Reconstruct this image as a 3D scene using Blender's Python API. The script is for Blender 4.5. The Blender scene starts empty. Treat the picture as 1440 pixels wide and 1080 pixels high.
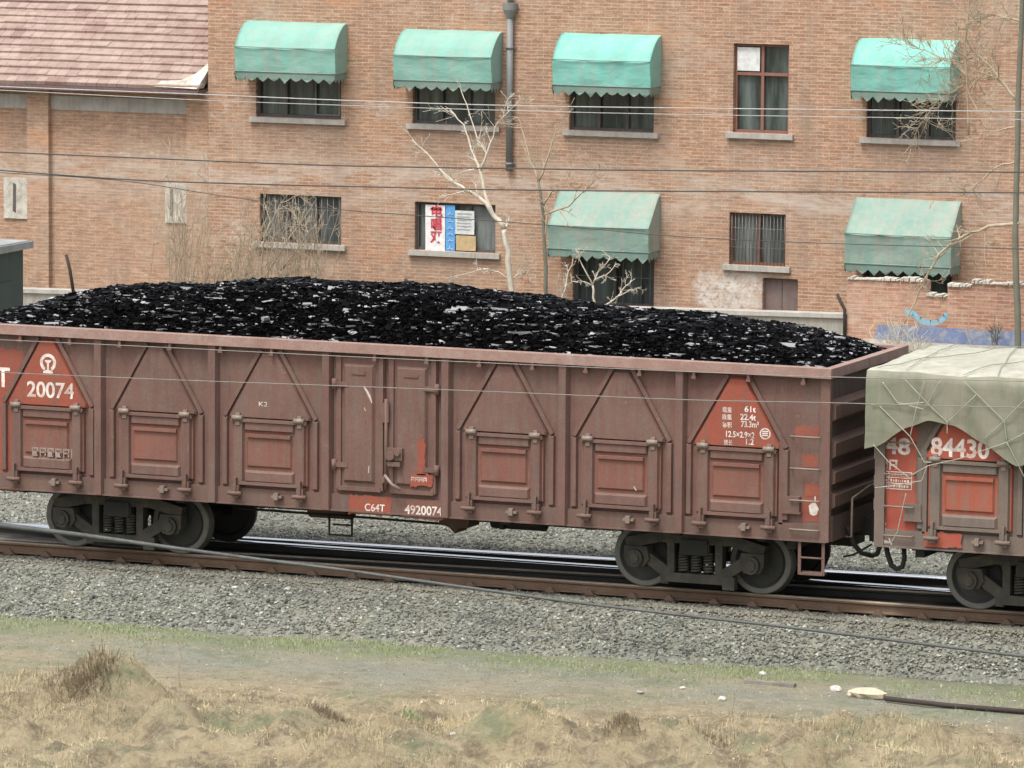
import bpy, bmesh, math, random
import numpy as np
from mathutils import Vector, noise, Matrix
R_ = random.Random(7)
C = bpy.context.scene.collection
SC = bpy.context.scene
PI = math.pi

# ------------------------------------------------------------------ camera
YAW, PITCH, ROLL = 0.39277, 0.11858, 0.00691
CAM = Vector((23.744, -67.964, 11.415)); FPX = 8025.0
fw = Vector((-math.sin(YAW)*math.cos(PITCH), math.cos(YAW)*math.cos(PITCH), -math.sin(PITCH)))
rt0 = Vector((math.cos(YAW), math.sin(YAW), 0)); up0 = rt0.cross(fw)
rt = math.cos(ROLL)*rt0 + math.sin(ROLL)*up0
up = -math.sin(ROLL)*rt0 + math.cos(ROLL)*up0
cam = bpy.data.cameras.new('camera'); co = bpy.data.objects.new('camera', cam); C.objects.link(co)
M = Matrix((rt, up, -fw)).transposed().to_4x4(); M.translation = CAM
co.matrix_world = M
cam.sensor_width = 36; cam.lens = 36*FPX/1440; cam.clip_start = 0.5; cam.clip_end = 9000
SC.camera = co

def at(x, y, Y=None, Z=None):
    """survey helper: the place on the plane Y (or Z) seen at a measured point of the photo"""
    d = fw + rt*((x-720)/FPX) - up*((y-540)/FPX)
    t = (Y-CAM.y)/d.y if Y is not None else (Z-CAM.z)/d.z
    return CAM + d*t

# ------------------------------------------------------------------ light
SUN_EL, SUN_AZ = math.radians(64), math.radians(198)    # azimuth clockwise from +Y: behind the camera, to the left
w = bpy.data.worlds.new("World"); SC.world = w; w.use_nodes = True
nt = w.node_tree; bg = nt.nodes['Background']
sky = nt.nodes.new('ShaderNodeTexSky'); sky.sky_type = 'NISHITA'; sky.sun_disc = False
sky.sun_elevation = SUN_EL; sky.sun_rotation = SUN_AZ
sky.air_density = 1.0; sky.dust_density = 6.0; sky.ozone_density = 1.0
hs = nt.nodes.new('ShaderNodeHueSaturation'); hs.inputs['Saturation'].default_value = .38      # high thin overcast: nearly white sky
nt.links.new(sky.outputs[0], hs.inputs['Color']); nt.links.new(hs.outputs[0], bg.inputs[0]); bg.inputs[1].default_value = 0.15
sl = bpy.data.lights.new('sun', 'SUN'); sl.energy = 1.0; sl.angle = math.radians(11); sl.color = (1, 1, .90)
so = bpy.data.objects.new('sun', sl); C.objects.link(so)
sd = Vector((math.sin(SUN_AZ)*math.cos(SUN_EL), math.cos(SUN_AZ)*math.cos(SUN_EL), math.sin(SUN_EL)))
so.rotation_euler = sd.to_track_quat('Z', 'Y').to_euler(); so.location = (0, -30, 40)
vs = SC.view_settings
vs.view_transform = 'Standard'; vs.look = 'None'; vs.gamma = 1; vs.exposure = 0.78

# ------------------------------------------------------------------ materials
def new_mat(name):
    m = bpy.data.materials.new(name); m.use_nodes = True
    t = m.node_tree; b = t.nodes['Principled BSDF']
    return m, t, b
class NB:
    def __init__(s, t): s.t = t; s.tc = t.nodes.new('ShaderNodeTexCoord').outputs['Object']
    def n(s, k, **kw):
        nd = s.t.nodes.new(k)
        for a, v in kw.items(): setattr(nd, a, v)
        return nd
    def l(s, a, b): s.t.links.new(a, b)
    def mapping(s, scale, v=None, loc=(0, 0, 0), rot=(0, 0, 0)):
        m = s.n('ShaderNodeMapping'); m.inputs['Scale'].default_value = scale; m.inputs['Location'].default_value = loc
        m.inputs['Rotation'].default_value = rot
        s.l(v or s.tc, m.inputs[0]); return m.outputs[0]
    def noise(s, scale, detail=4, rough=.6, v=None, dist=0):
        n = s.n('ShaderNodeTexNoise'); n.inputs['Scale'].default_value = scale; n.inputs['Detail'].default_value = detail
        n.inputs['Roughness'].default_value = rough; n.inputs['Distortion'].default_value = dist
        s.l(v or s.tc, n.inputs['Vector']); return n.outputs['Fac']
    def ramp(s, f, stops):
        r = s.n('ShaderNodeValToRGB'); e = r.color_ramp.elements
        while len(e) < len(stops): e.new(.5)
        for i, (p, c) in enumerate(stops):
            e[i].position = p; e[i].color = (*c, 1) if not isinstance(c, (int, float)) else (c, c, c, 1)
        s.l(f, r.inputs[0]); return r.outputs[0]
    def mix(s, f, a, b, mode='MIX'):
        m = s.n('ShaderNodeMix', data_type='RGBA', blend_type=mode)
        for sock, v in ((m.inputs['Factor'], f), (m.inputs['A'], a), (m.inputs['B'], b)):
            if isinstance(v, (int, float)): sock.default_value = v
            elif isinstance(v, tuple): sock.default_value = (*v, 1)
            else: s.l(v, sock)
        return m.outputs['Result']
    def math(s, op, a, b=0.0):
        m = s.n('ShaderNodeMath', operation=op)
        for i, v in enumerate((a, b)):
            if isinstance(v, (int, float)): m.inputs[i].default_value = v
            else: s.l(v, m.inputs[i])
        return m.outputs[0]
    def bump(s, h, strength, dist, b):
        n = s.n('ShaderNodeBump'); n.inputs['Strength'].default_value = strength; n.inputs['Distance'].default_value = dist
        s.l(h, n.inputs['Height']); s.l(n.outputs[0], b.inputs['Normal'])
    def xyz(s, v=None):
        n = s.n('ShaderNodeSeparateXYZ'); s.l(v or s.tc, n.inputs[0]); return n.outputs

def worn(name, c, dirt=(.2, .17, .14), amt=.5, rough=.7, scale=1.6, streak=True, metal=0.0, c2=None, bump=.15, rust=False):
    """paint or metal with cloudy fading, vertical dirt streaks and fine speckle"""
    m, t, b = new_mat(name); s = NB(t)
    cl = s.noise(scale, 5, .65)
    c2 = c2 or tuple(min(1, x*1.3) for x in c)
    col = s.mix(s.ramp(cl, [(.35, 0), (.65, 1)]), c, c2)
    v = s.mapping((5, 5, .55)) if streak else s.tc
    st = s.noise(2.2 if streak else 5, 5, .7, v)
    f = s.ramp(st, [(.45, 0), (.75, amt)])
    col = s.mix(f, col, dirt)
    sp = s.noise(38, 3, .6)
    col = s.mix(s.ramp(sp, [(.3, .25), (.6, 0)]), col, tuple(x*.45 for x in c))
    if rust:
        rn = s.noise(1.0, 7, .8, s.mapping((9, 9, .8))); col = s.mix(s.ramp(rn, [(.58, 0), (.72, .7)]), col, (.085, .042, .028))
        ch = s.noise(9, 6, .8); col = s.mix(s.ramp(ch, [(.62, 0), (.70, .55)]), col, tuple(min(1, x*1.7) for x in c2))
    s.l(col, b.inputs['Base Color']); b.inputs['Roughness'].default_value = rough; b.inputs['Metallic'].default_value = metal
    s.bump(s.math('ADD', s.noise(22, 4, .6), s.math('MULTIPLY', s.noise(2.6, 2, .5), 5.0)) if rust else s.noise(22, 4, .6), bump*(1.6 if rust else 1), .012, b)
    return m

def brick(name, ca, cb, cm, patch=(.40, .345, .275), patch_amt=.75, seed=0.0, bump=.5, wash=None, drips=False):
    m, t, b = new_mat(name); s = NB(t)
    o = s.xyz(); cx = s.n('ShaderNodeCombineXYZ'); s.l(o[0], cx.inputs[0]); s.l(o[2], cx.inputs[1])
    v = s.mapping((1, 1, 1), cx.outputs[0], (seed, seed*.3, 0))
    wob = s.noise(.9, 3, .5, v)
    bt = s.n('ShaderNodeTexBrick', offset=.5, squash=1.0); s.l(v, bt.inputs['Vector'])
    for k, val in (('Scale', 1), ('Brick Width', .27), ('Row Height', .072), ('Mortar Size', .009), ('Mortar Smooth', .25), ('Bias', -.1)): bt.inputs[k].default_value = val
    bt.inputs['Color1'].default_value = (*ca, 1); bt.inputs['Color2'].default_value = (*cb, 1); bt.inputs['Mortar'].default_value = (*cm, 1)
    col = bt.outputs['Color']
    # courses and single bricks vary: streaky noise laid along the courses
    st = s.noise(1.0, 5, .75, s.mapping((2.2, 24, 1), v))
    col = s.mix(s.ramp(st, [(.30, .7), (.52, 0)]), col, tuple(x*.55 for x in ca))
    st2 = s.noise(1.0, 5, .75, s.mapping((3.6, 24, 1), v, (9, 4, 0)))
    col = s.mix(s.ramp(st2, [(.50, 0), (.70, .7)]), col, (.60, .46, .33))
    # weathering blotches, some pale with salts, some sooty
    bl = s.noise(.5, 8, .78, v, .5)
    col = s.mix(s.ramp(bl, [(.50, 0), (.64, patch_amt*.7)]), col, patch)
    hi = s.noise(4.5, 8, .85, s.mapping((1, 1.6, 1), v))
    col = s.mix(s.ramp(hi, [(.32, .6), (.5, 0)]), col, (.21, .125, .08)); col = s.mix(s.ramp(hi, [(.52, 0), (.7, .55)]), col, (.60, .47, .36))
    og = s.noise(.8, 5, .7, s.mapping((.6, 1.8, 1), v, (31, 5, 0))); col = s.mix(s.ramp(og, [(.55, 0), (.7, .5)]), col, (.50, .24, .12))
    sx = s.noise(1.0, 5, .7, s.mapping((1.3, .28, 1), v, (3, 7, 0)))
    col = s.mix(s.ramp(sx, [(.48, 0), (.70, .5)]), col, (.22, .165, .125))
    pale = s.noise(1.0, 6, .8, s.mapping((.5, 1.5, 1), v, (21, 2, 0)), .6)
    pf = s.math('MULTIPLY', s.ramp(pale, [(.60, 0), (.70, .8)]), s.ramp(s.noise(9, 4, .8, v), [(.42, 0), (.6, 1)]))
    col = s.mix(pf, col, (.62, .57, .5))
    lv = s.ramp(s.math('ABSOLUTE', s.math('SUBTRACT', o[2], 4.15)), [(.1, 1), (.75, 0)])
    lf = s.math('MULTIPLY', lv, s.ramp(s.noise(1.0, 6, .8, s.mapping((.55, 2.6, 1), v, (2, 8, 0)), .5), [(.44, 0), (.62, .75)]))
    col = s.mix(lf, col, (.50, .44, .38))
    if drips:       # grey run-off stains below each sill
        run = s.ramp(s.noise(1.0, 5, .75, s.mapping((4.5, .5, 1), v)), [(.34, 0), (.6, 1)])
        for x0_, x1_, z0_ in ((-26.9, -24.8, 2.72), (-23.3, -21.3, 2.70), (-19.8, -17.8, 2.69), (-16.3, -14.9, 2.75), (-13.4, -11.4, 2.75), (-26.8, -24.8, .10), (-23.2, -21.3, .08), (-16.3, -15, .08)):
            fx = s.ramp(s.math('ABSOLUTE', s.math('SUBTRACT', o[0], (x0_+x1_)/2+9)), [(0, 1), ((x1_-x0_)/2*.8, 1), (min(1, (x1_-x0_)/2+.15), 0)]) if (x1_-x0_)/2 < .9 else s.ramp(s.math('MULTIPLY', s.math('ABSOLUTE', s.math('SUBTRACT', o[0], (x0_+x1_)/2+9)), .5), [(0, 1), ((x1_-x0_)/4*.8, 1), ((x1_-x0_)/4+.12, 0)])
            fz = s.ramp(s.math('SUBTRACT', z0_+2.6, o[2]), [(0, 0), (.02, 1), (.95, 0)])
            col = s.mix(s.math('MULTIPLY', s.math('MULTIPLY', fx, fz), s.math('MULTIPLY', run, .55)), col, (.30, .25, .205))
    if wash:
        dx = s.math('DIVIDE', s.math('SUBTRACT', o[0], wash[0]), wash[2]); dz = s.math('DIVIDE', s.math('SUBTRACT', o[2], wash[1]), wash[3])
        r2 = s.math('ADD', s.math('MULTIPLY', dx, dx), s.math('MULTIPLY', dz, dz))
        wf = s.math('MULTIPLY', s.ramp(s.math('MULTIPLY', s.math('ADD', r2, s.math('MULTIPLY', s.noise(2.2, 5, .8, v), 2.6)), .4), [(.5, 1), (.78, 0)]), s.ramp(s.noise(7, 5, .8, v), [(.36, 0), (.52, .9)]))
        col = s.mix(wf, col, (.62, .60, .56))
    s.l(col, b.inputs['Base Color']); b.inputs['Roughness'].default_value = .92
    s.bump(bt.outputs['Fac'], -bump, .012, b)
    return m

def rocky(name, cols, scale, rough=.9, bump=.6, dist=.03):
    """stones: every Voronoi cell its own grey"""
    m, t, b = new_mat(name); s = NB(t)
    vo = s.n('ShaderNodeTexVoronoi'); vo.inputs['Scale'].default_value = scale; s.l(s.tc, vo.inputs['Vector'])
    sep = s.n('ShaderNodeSeparateColor'); s.l(vo.outputs['Color'], sep.inputs[0])
    n = len(cols); col = s.ramp(sep.outputs[0], [(i/(n-1), c) for i, c in enumerate(cols)])
    big = s.noise(.7, 5, .7); col = s.mix(s.ramp(big, [(.4, 0), (.75, .55)]), col, (.3, .265, .21))
    s.l(col, b.inputs['Base Color']); b.inputs['Roughness'].default_value = rough
    s.bump(vo.outputs['Distance'], -bump, dist, b)
    return m

def attr_mat(name, cols, rough=.9, attr='rnd'):
    m, t, b = new_mat(name); s = NB(t)
    a = s.n('ShaderNodeAttribute', attribute_name=attr)
    n = len(cols); col = s.ramp(a.outputs['Fac'], [(i/(n-1), c) for i, c in enumerate(cols)])
    s.l(col, b.inputs['Base Color']); b.inputs['Roughness'].default_value = rough
    return m

def flat(name, c, rough=.7, metal=0.0, spec=None):
    m, t, b = new_mat(name); s = NB(t)
    col = s.mix(s.ramp(s.noise(9, 4, .7), [(.3, 0), (.7, 1)]), tuple(x*.78 for x in c), tuple(min(1, x*1.12) for x in c))
    s.l(col, b.inputs['Base Color']); b.inputs['Roughness'].default_value = rough; b.inputs['Metallic'].default_value = metal
    if spec is not None: b.inputs['Specular IOR Level'].default_value = spec
    return m

MT = {}
MT['brick'] = brick('red_brick', (.30, .155, .095), (.41, .225, .14), (.46, .36, .27), wash=(-7.25, 2.2, 1.15, .75), drips=True)
MT['brick_wing'] = brick('red_brick_wing', (.34, .185, .115), (.43, .25, .16), (.42, .33, .25), seed=5.3, patch_amt=.6)
MT['brick_fence'] = brick('old_brick', (.36, .15, .10), (.50, .26, .17), (.44, .37, .30), seed=11.0, patch=(.45, .36, .28), patch_amt=.8, bump=.9)
MT['sill'] = worn('grey_concrete', (.36, .34, .31), (.2, .17, .14), .5, .9, 2.5)
MT['fence_grey'] = worn('weathered_plaster', (.30, .29, .27), (.17, .15, .12), .7, .95, 1.2, c2=(.40, .36, .30))
MT['coping'] = worn('pale_mortar', (.48, .455, .40), (.24, .20, .165), .95, .95, 4.5, streak=False)
MT['bluepaint'] = worn('faded_blue_paint', (.14, .18, .31), (.42, .42, .40), 1.0, .85, 3.2, streak=False)
MT['skyblue'] = worn('sky_blue_paint', (.15, .38, .52), (.42, .30, .22), 1.0, .85, 7, streak=False)
MT['frame_dark'] = worn('dark_window_frame', (.07, .06, .055), (.2, .17, .14), .4, .7)
MT['frame_red'] = worn('red_brown_window_frame', (.20, .085, .06), (.22, .18, .15), .5, .7)
MT['bar'] = flat('window_bar_metal', (.16, .15, .14), .6)
def glass(name, a, bcol):
    m, t, b = new_mat(name); s = NB(t)
    col = s.mix(s.ramp(s.noise(1.1, 5, .6, s.mapping((3.2, 1, .45))), [(.38, 0), (.72, 1)]), a, tuple(x*1.5 for x in bcol))
    s.l(col, b.inputs['Base Color']); b.inputs['Roughness'].default_value = .16
    s.bump(s.noise(.8, 2, .5), .05, .05, b); return m
MT['glass'] = glass('dark_window_glass', (.025, .034, .033), (.085, .105, .10))
MT['glass_light'] = glass('curtained_window_glass', (.06, .073, .072), (.16, .175, .17))
MT['paper'] = flat('white_paper', (.62, .63, .62), .8)
MT['cardboard'] = flat('cardboard', (.48, .36, .20), .9)
MT['poster_white'] = flat('poster_white', (.74, .73, .71), .6)
MT['poster_blue'] = flat('poster_blue', (.10, .33, .66), .6)
MT['poster_red'] = flat('poster_red', (.52, .05, .07), .6)
MT['poster_pale'] = flat('poster_pale_print', (.42, .58, .76), .6)
MT['print_grey'] = flat('grey_print', (.34, .36, .36), .8)
def fabric(name, c, dirt, amt, fade, bmp=.5):
    m, t, b = new_mat(name); s = NB(t)
    col = s.mix(s.ramp(s.noise(1.5, 5, .65), [(.35, 0), (.7, 1)]), c, fade)
    v = s.mapping((5, 3, .7))
    col = s.mix(s.ramp(s.noise(1.2, 5, .7, v), [(.42, 0), (.72, amt)]), col, dirt)
    o = s.xyz(s.t.nodes['Texture Coordinate'].outputs['Object'])
    s.l(col, b.inputs['Base Color']); b.inputs['Roughness'].default_value = .75
    b.inputs['Sheen Weight'].default_value = .1
    s.bump(s.noise(2.4, 3, .5, s.mapping((1, 1, 1.5)), .3), bmp, .06, b); return m
MT['awning_a'] = fabric('turquoise_canvas', (.155, .36, .305), (.30, .34, .295), .75, (.24, .44, .38))
MT['awning_b'] = fabric('bright_turquoise_canvas', (.135, .40, .345), (.28, .36, .32), .6, (.22, .52, .45))
MT['awning_c'] = fabric('dusty_green_canvas', (.17, .28, .235), (.33, .315, .265), .95, (.25, .36, .31))
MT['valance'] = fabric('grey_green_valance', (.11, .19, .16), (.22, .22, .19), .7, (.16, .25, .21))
MT['pipe'] = worn('grey_drainpipe', (.17, .18, .18), (.25, .19, .15), .5, .6)
MT['wagon'] = worn('maroon_wagon_paint', (.13, .068, .056), (.155, .122, .10), .85, .78, 1.0, c2=(.18, .096, .077), rust=True)
MT['wagon_door'] = worn('maroon_wagon_door_paint', (.17, .070, .052), (.16, .125, .10), .75, .78, 1.3, c2=(.22, .09, .065), rust=True)
MT['wagon_rim'] = worn('worn_rim_paint', (.25, .155, .13), (.36, .29, .255), .75, .7, 2.0, streak=False)
MT['wagon_low'] = worn('dusty_sill_paint', (.125, .072, .058), (.145, .12, .098), .95, .82, 1.3, c2=(.165, .092, .073))
MT['wagon_end'] = worn('shade_darkened_wagon_end_paint', (.085, .056, .048), (.13, .11, .092), .7, .82, 1.4, c2=(.12, .078, .064))  # maroon darkened to paint in the shade between the wagons
MT['wagon_orange'] = worn('fresh_orange_red_paint', (.27, .062, .036), (.16, .085, .066), .9, .65, 2.2, c2=(.30, .075, .042))
MT['wagon2'] = worn('grime_grey_wagon_paint', (.125, .105, .09), (.20, .17, .14), .6, .8, 1.4, c2=(.18, .13, .105))
MT['wagon2_door'] = worn('grimy_red_door_paint', (.30, .085, .05), (.19, .155, .125), .9, .75, 1.4, c2=(.36, .085, .046))
MT['wagon2_orange'] = worn('red_orange_paint', (.40, .072, .038), (.22, .13, .10), .5, .65, 1.8, c2=(.33, .07, .045))
MT['white'] = worn('stencil_white', (.62, .57, .52), (.33, .16, .125), .95, .8, 9, streak=False)
MT['grey_letter'] = worn('faded_stencil_grey', (.27, .21, .185), (.2, .12, .1), .7, .8, 8, streak=False)
MT['under'] = worn('greasy_black_iron', (.012, .013, .012), (.045, .039, .031), .5, .75, 4, streak=False)
MT['bogie'] = worn('greasy_bogie_iron', (.030, .029, .022), (.085, .070, .050), .75, .75, 5, streak=False)
MT['bogie_brown'] = worn('rusty_brown_iron', (.085, .05, .036), (.12, .095, .07), .6, .8, 5, streak=False)
MT['wheel'] = worn('wheel_iron', (.028, .030, .029), (.065, .056, .044), .6, .6, 4, streak=False)
MT['wheel_rim'] = worn('worn_wheel_rim', (.13, .13, .115), (.17, .15, .12), .5, .5, 6, streak=False)
MT['knob'] = flat('worn_metal_knob', (.22, .17, .14), .5)
MT['scratch'] = flat('pale_scrape', (.5, .45, .4), .8)
m, t, b = new_mat('polished_rail_steel'); b.inputs['Base Color'].default_value = (.95, .97, .97, 1); b.inputs['Metallic'].default_value = 1; b.inputs['Roughness'].default_value = .16; MT['rail_shine'] = m
MT['rail_rust'] = worn('rusty_rail_side', (.145, .09, .058), (.19, .155, .115), .7, .9, 3, streak=False)
MT['rail_dark'] = worn('oily_rail_side', (.022, .020, .018), (.05, .04, .03), .6, .7, 3, streak=False)
MT['rail_tan'] = worn('dull_rail_head', (.30, .25, .19), (.2, .15, .11), .5, .6, 3, streak=False)
MT['sleeper'] = worn('oily_sleeper', (.05, .042, .035), (.15, .125, .095), .7, .95, 4, streak=False)
MT['wire_dark'] = flat('dark_wire', (.045, .045, .045), .6)
MT['wire_pale'] = flat('pale_wire', (.40, .40, .39), .5)
MT['wire_grey'] = flat('dull_grey_wire', (.22, .21, .20), .6)
MT['cable'] = worn('grey_cable_sheath', (.085, .092, .088), (.045, .045, .043), .8, .7, 1.2, streak=False)
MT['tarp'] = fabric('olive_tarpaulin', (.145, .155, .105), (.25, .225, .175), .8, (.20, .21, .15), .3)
MT['tarp_top'] = fabric('paler_top_tarpaulin', (.34, .335, .265), (.25, .235, .18), .85, (.44, .43, .355), .4)  # top of the cloth, coloured paler than its hanging sides
MT['rope'] = flat('pale_rope', (.33, .34, .27), .9)
MT['hut'] = worn('dark_green_sheet_metal', (.032, .055, .05), (.09, .09, .08), .5, .6, 1.5)
MT['hut_roof'] = worn('grey_sheet_roof', (.26, .27, .26), (.15, .14, .12), .5, .6, 2, streak=False)
MT['tree_pale'] = worn('pale_bark', (.50, .46, .38), (.26, .22, .17), .6, .9, 5)
MT['tree_twig'] = flat('tan_twigs', (.42, .345, .25), .9)
MT['tree_grey'] = worn('grey_green_bark', (.13, .13, .10), (.24, .22, .17), .6, .95, 4)
MT['rust'] = flat('rusty_bracket', (.05, .035, .03), .9)
MT['plank'] = worn('weathered_plank', (.17, .155, .135), (.32, .29, .24), .5, .9, 5, streak=False)
MT['sack'] = flat('tan_sacking', (.52, .45, .33), .95)
MT['stone_white'] = flat('white_stone', (.55, .54, .48), .9)
MT['stone_grey'] = flat('grey_stone', (.30, .29, .27), .9)
MT['wagon_scratch'] = MT['scratch']

def roof_mat():
    m, t, b = new_mat('roof_tiles'); s = NB(t)
    oi = s.xyz(); cx = s.n('ShaderNodeCombineXYZ'); s.l(oi[0], cx.inputs[0]); s.l(oi[1], cx.inputs[1])
    bt = s.n('ShaderNodeTexBrick', offset=.5); s.l(cx.outputs[0], bt.inputs['Vector'])
    for k, val in (('Scale', 1), ('Brick Width', .24), ('Row Height', .3), ('Mortar Size', .012), ('Bias', 0)): bt.inputs[k].default_value = val
    bt.inputs['Color1'].default_value = (.23, .15, .125, 1); bt.inputs['Color2'].default_value = (.35, .255, .22, 1); bt.inputs['Mortar'].default_value = (.17, .11, .10, 1)
    col = s.mix(s.ramp(s.noise(1.1, 6, .75), [(.38, 0), (.7, .85)]), bt.outputs['Color'], (.38, .305, .25))
    col = s.mix(s.ramp(s.noise(5, 5, .7), [(.3, .6), (.5, 0)]), col, (.22, .13, .115))
    s.l(col, b.inputs['Base Color']); b.inputs['Roughness'].default_value = .9
    return m
MT['tiles'] = roof_mat()

def ground_mat():
    m, t, b = new_mat('trodden_earth'); s = NB(t)
    o = s.xyz()
    warp = s.math('MULTIPLY', s.math('SUBTRACT', s.noise(.6, 5, .7), .5), 3.2)
    # distance from the toe of the ballast, which runs slightly across the track direction
    yy = s.math('ADD', s.math('SUBTRACT', o[1], s.math('MULTIPLY', o[0], .052)), warp)
    fine = s.noise(7, 7, .78); fin2 = s.noise(30, 4, .7)
    dirt = s.mix(s.ramp(fine, [(.32, 0), (.68, 1)]), (.33, .325, .255), (.47, .46, .365))
    tan = s.mix(s.ramp(fine, [(.3, 0), (.7, 1)]), (.43, .35, .215), (.62, .51, .325))
    col = s.mix(s.ramp(s.math('MULTIPLY', yy, -.1), [(.27, 0), (.42, 1)]), dirt, tan)
    col = s.mix(s.ramp(s.noise(.35, 5, .6), [(.45, 0), (.62, .7)]), col, tan)
    clod = s.ramp(s.noise(2.1, 9, .82, s.mapping((1, 1, 1), None, (1.5, 3.3, 0)), .15), [(.47, 0), (.60, .85)])
    col = s.mix(s.math('MULTIPLY', clod, s.ramp(s.math('MULTIPLY', yy, -.1), [(.25, .25), (.5, 1)])), col, (.19, .15, .10))
    # green growth: strip at the toe and odd patches
    strip = s.ramp(s.math('ABSOLUTE', s.math('ADD', yy, .75)), [(.3, 1), (1.3, 0)])
    gf = s.math('MULTIPLY', strip, s.ramp(s.noise(3.2, 5, .75), [(.32, 0), (.56, .85)]))
    col = s.mix(gf, col, (.29, .335, .18))
    pg = s.math('MULTIPLY', s.ramp(s.noise(.55, 5, .7, s.mapping((1, 1, 1), None, (4.2, 7.7, 0))), [(.50, 0), (.62, .75)]), s.ramp(s.noise(6, 5, .7), [(.36, 0), (.6, 1)]))
    col = s.mix(pg, col, (.215, .27, .145))
    col = s.mix(s.ramp(fin2, [(.25, .5), (.42, 0)]), col, (.22, .185, .14))
    col = s.mix(s.ramp(s.noise(19, 4, .8), [(.64, 0), (.74, .6)]), col, (.56, .54, .5))
    s.l(col, b.inputs['Base Color']); b.inputs['Roughness'].default_value = .97
    s.bump(s.noise(6, 10, .85), 1.0, .12, b)
    return m
MT['ground'] = ground_mat()
MT['ballast'] = rocky('ballast_stone', [(.07, .074, .063), (.12, .126, .107), (.165, .172, .145), (.105, .107, .09), (.20, .207, .178)], 22)
MT['ballast_oily_shade'] = rocky('oily_shaded_ballast', [(.012, .012, .012), (.03, .028, .026), (.02, .02, .019)], 22, .8)  # near black for spilt oil and the painted shade under the wagons
MT['gravel'] = attr_mat('gravel_stones', [(.055, .057, .049), (.125, .130, .111), (.185, .192, .163), (.155, .163, .141), (.255, .262, .225), (.185, .168, .133), (.43, .44, .39)])
MT['clods'] = attr_mat('earth_clods', [(.26, .21, .14), (.38, .31, .20), (.48, .40, .27), (.52, .45, .33)])
MT['drygrass'] = attr_mat('dry_grass_blades', [(.16, .15, .085), (.30, .26, .155), (.46, .38, .235), (.58, .48, .31), (.68, .58, .39)])
MT['greengrass'] = attr_mat('green_grass_blades', [(.15, .20, .085), (.26, .315, .15), (.34, .37, .20), (.42, .40, .25)])
MT['brush'] = attr_mat('dead_brush_twigs', [(.10, .075, .05), (.19, .14, .09), (.28, .22, .14), (.13, .14, .07)])

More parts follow.
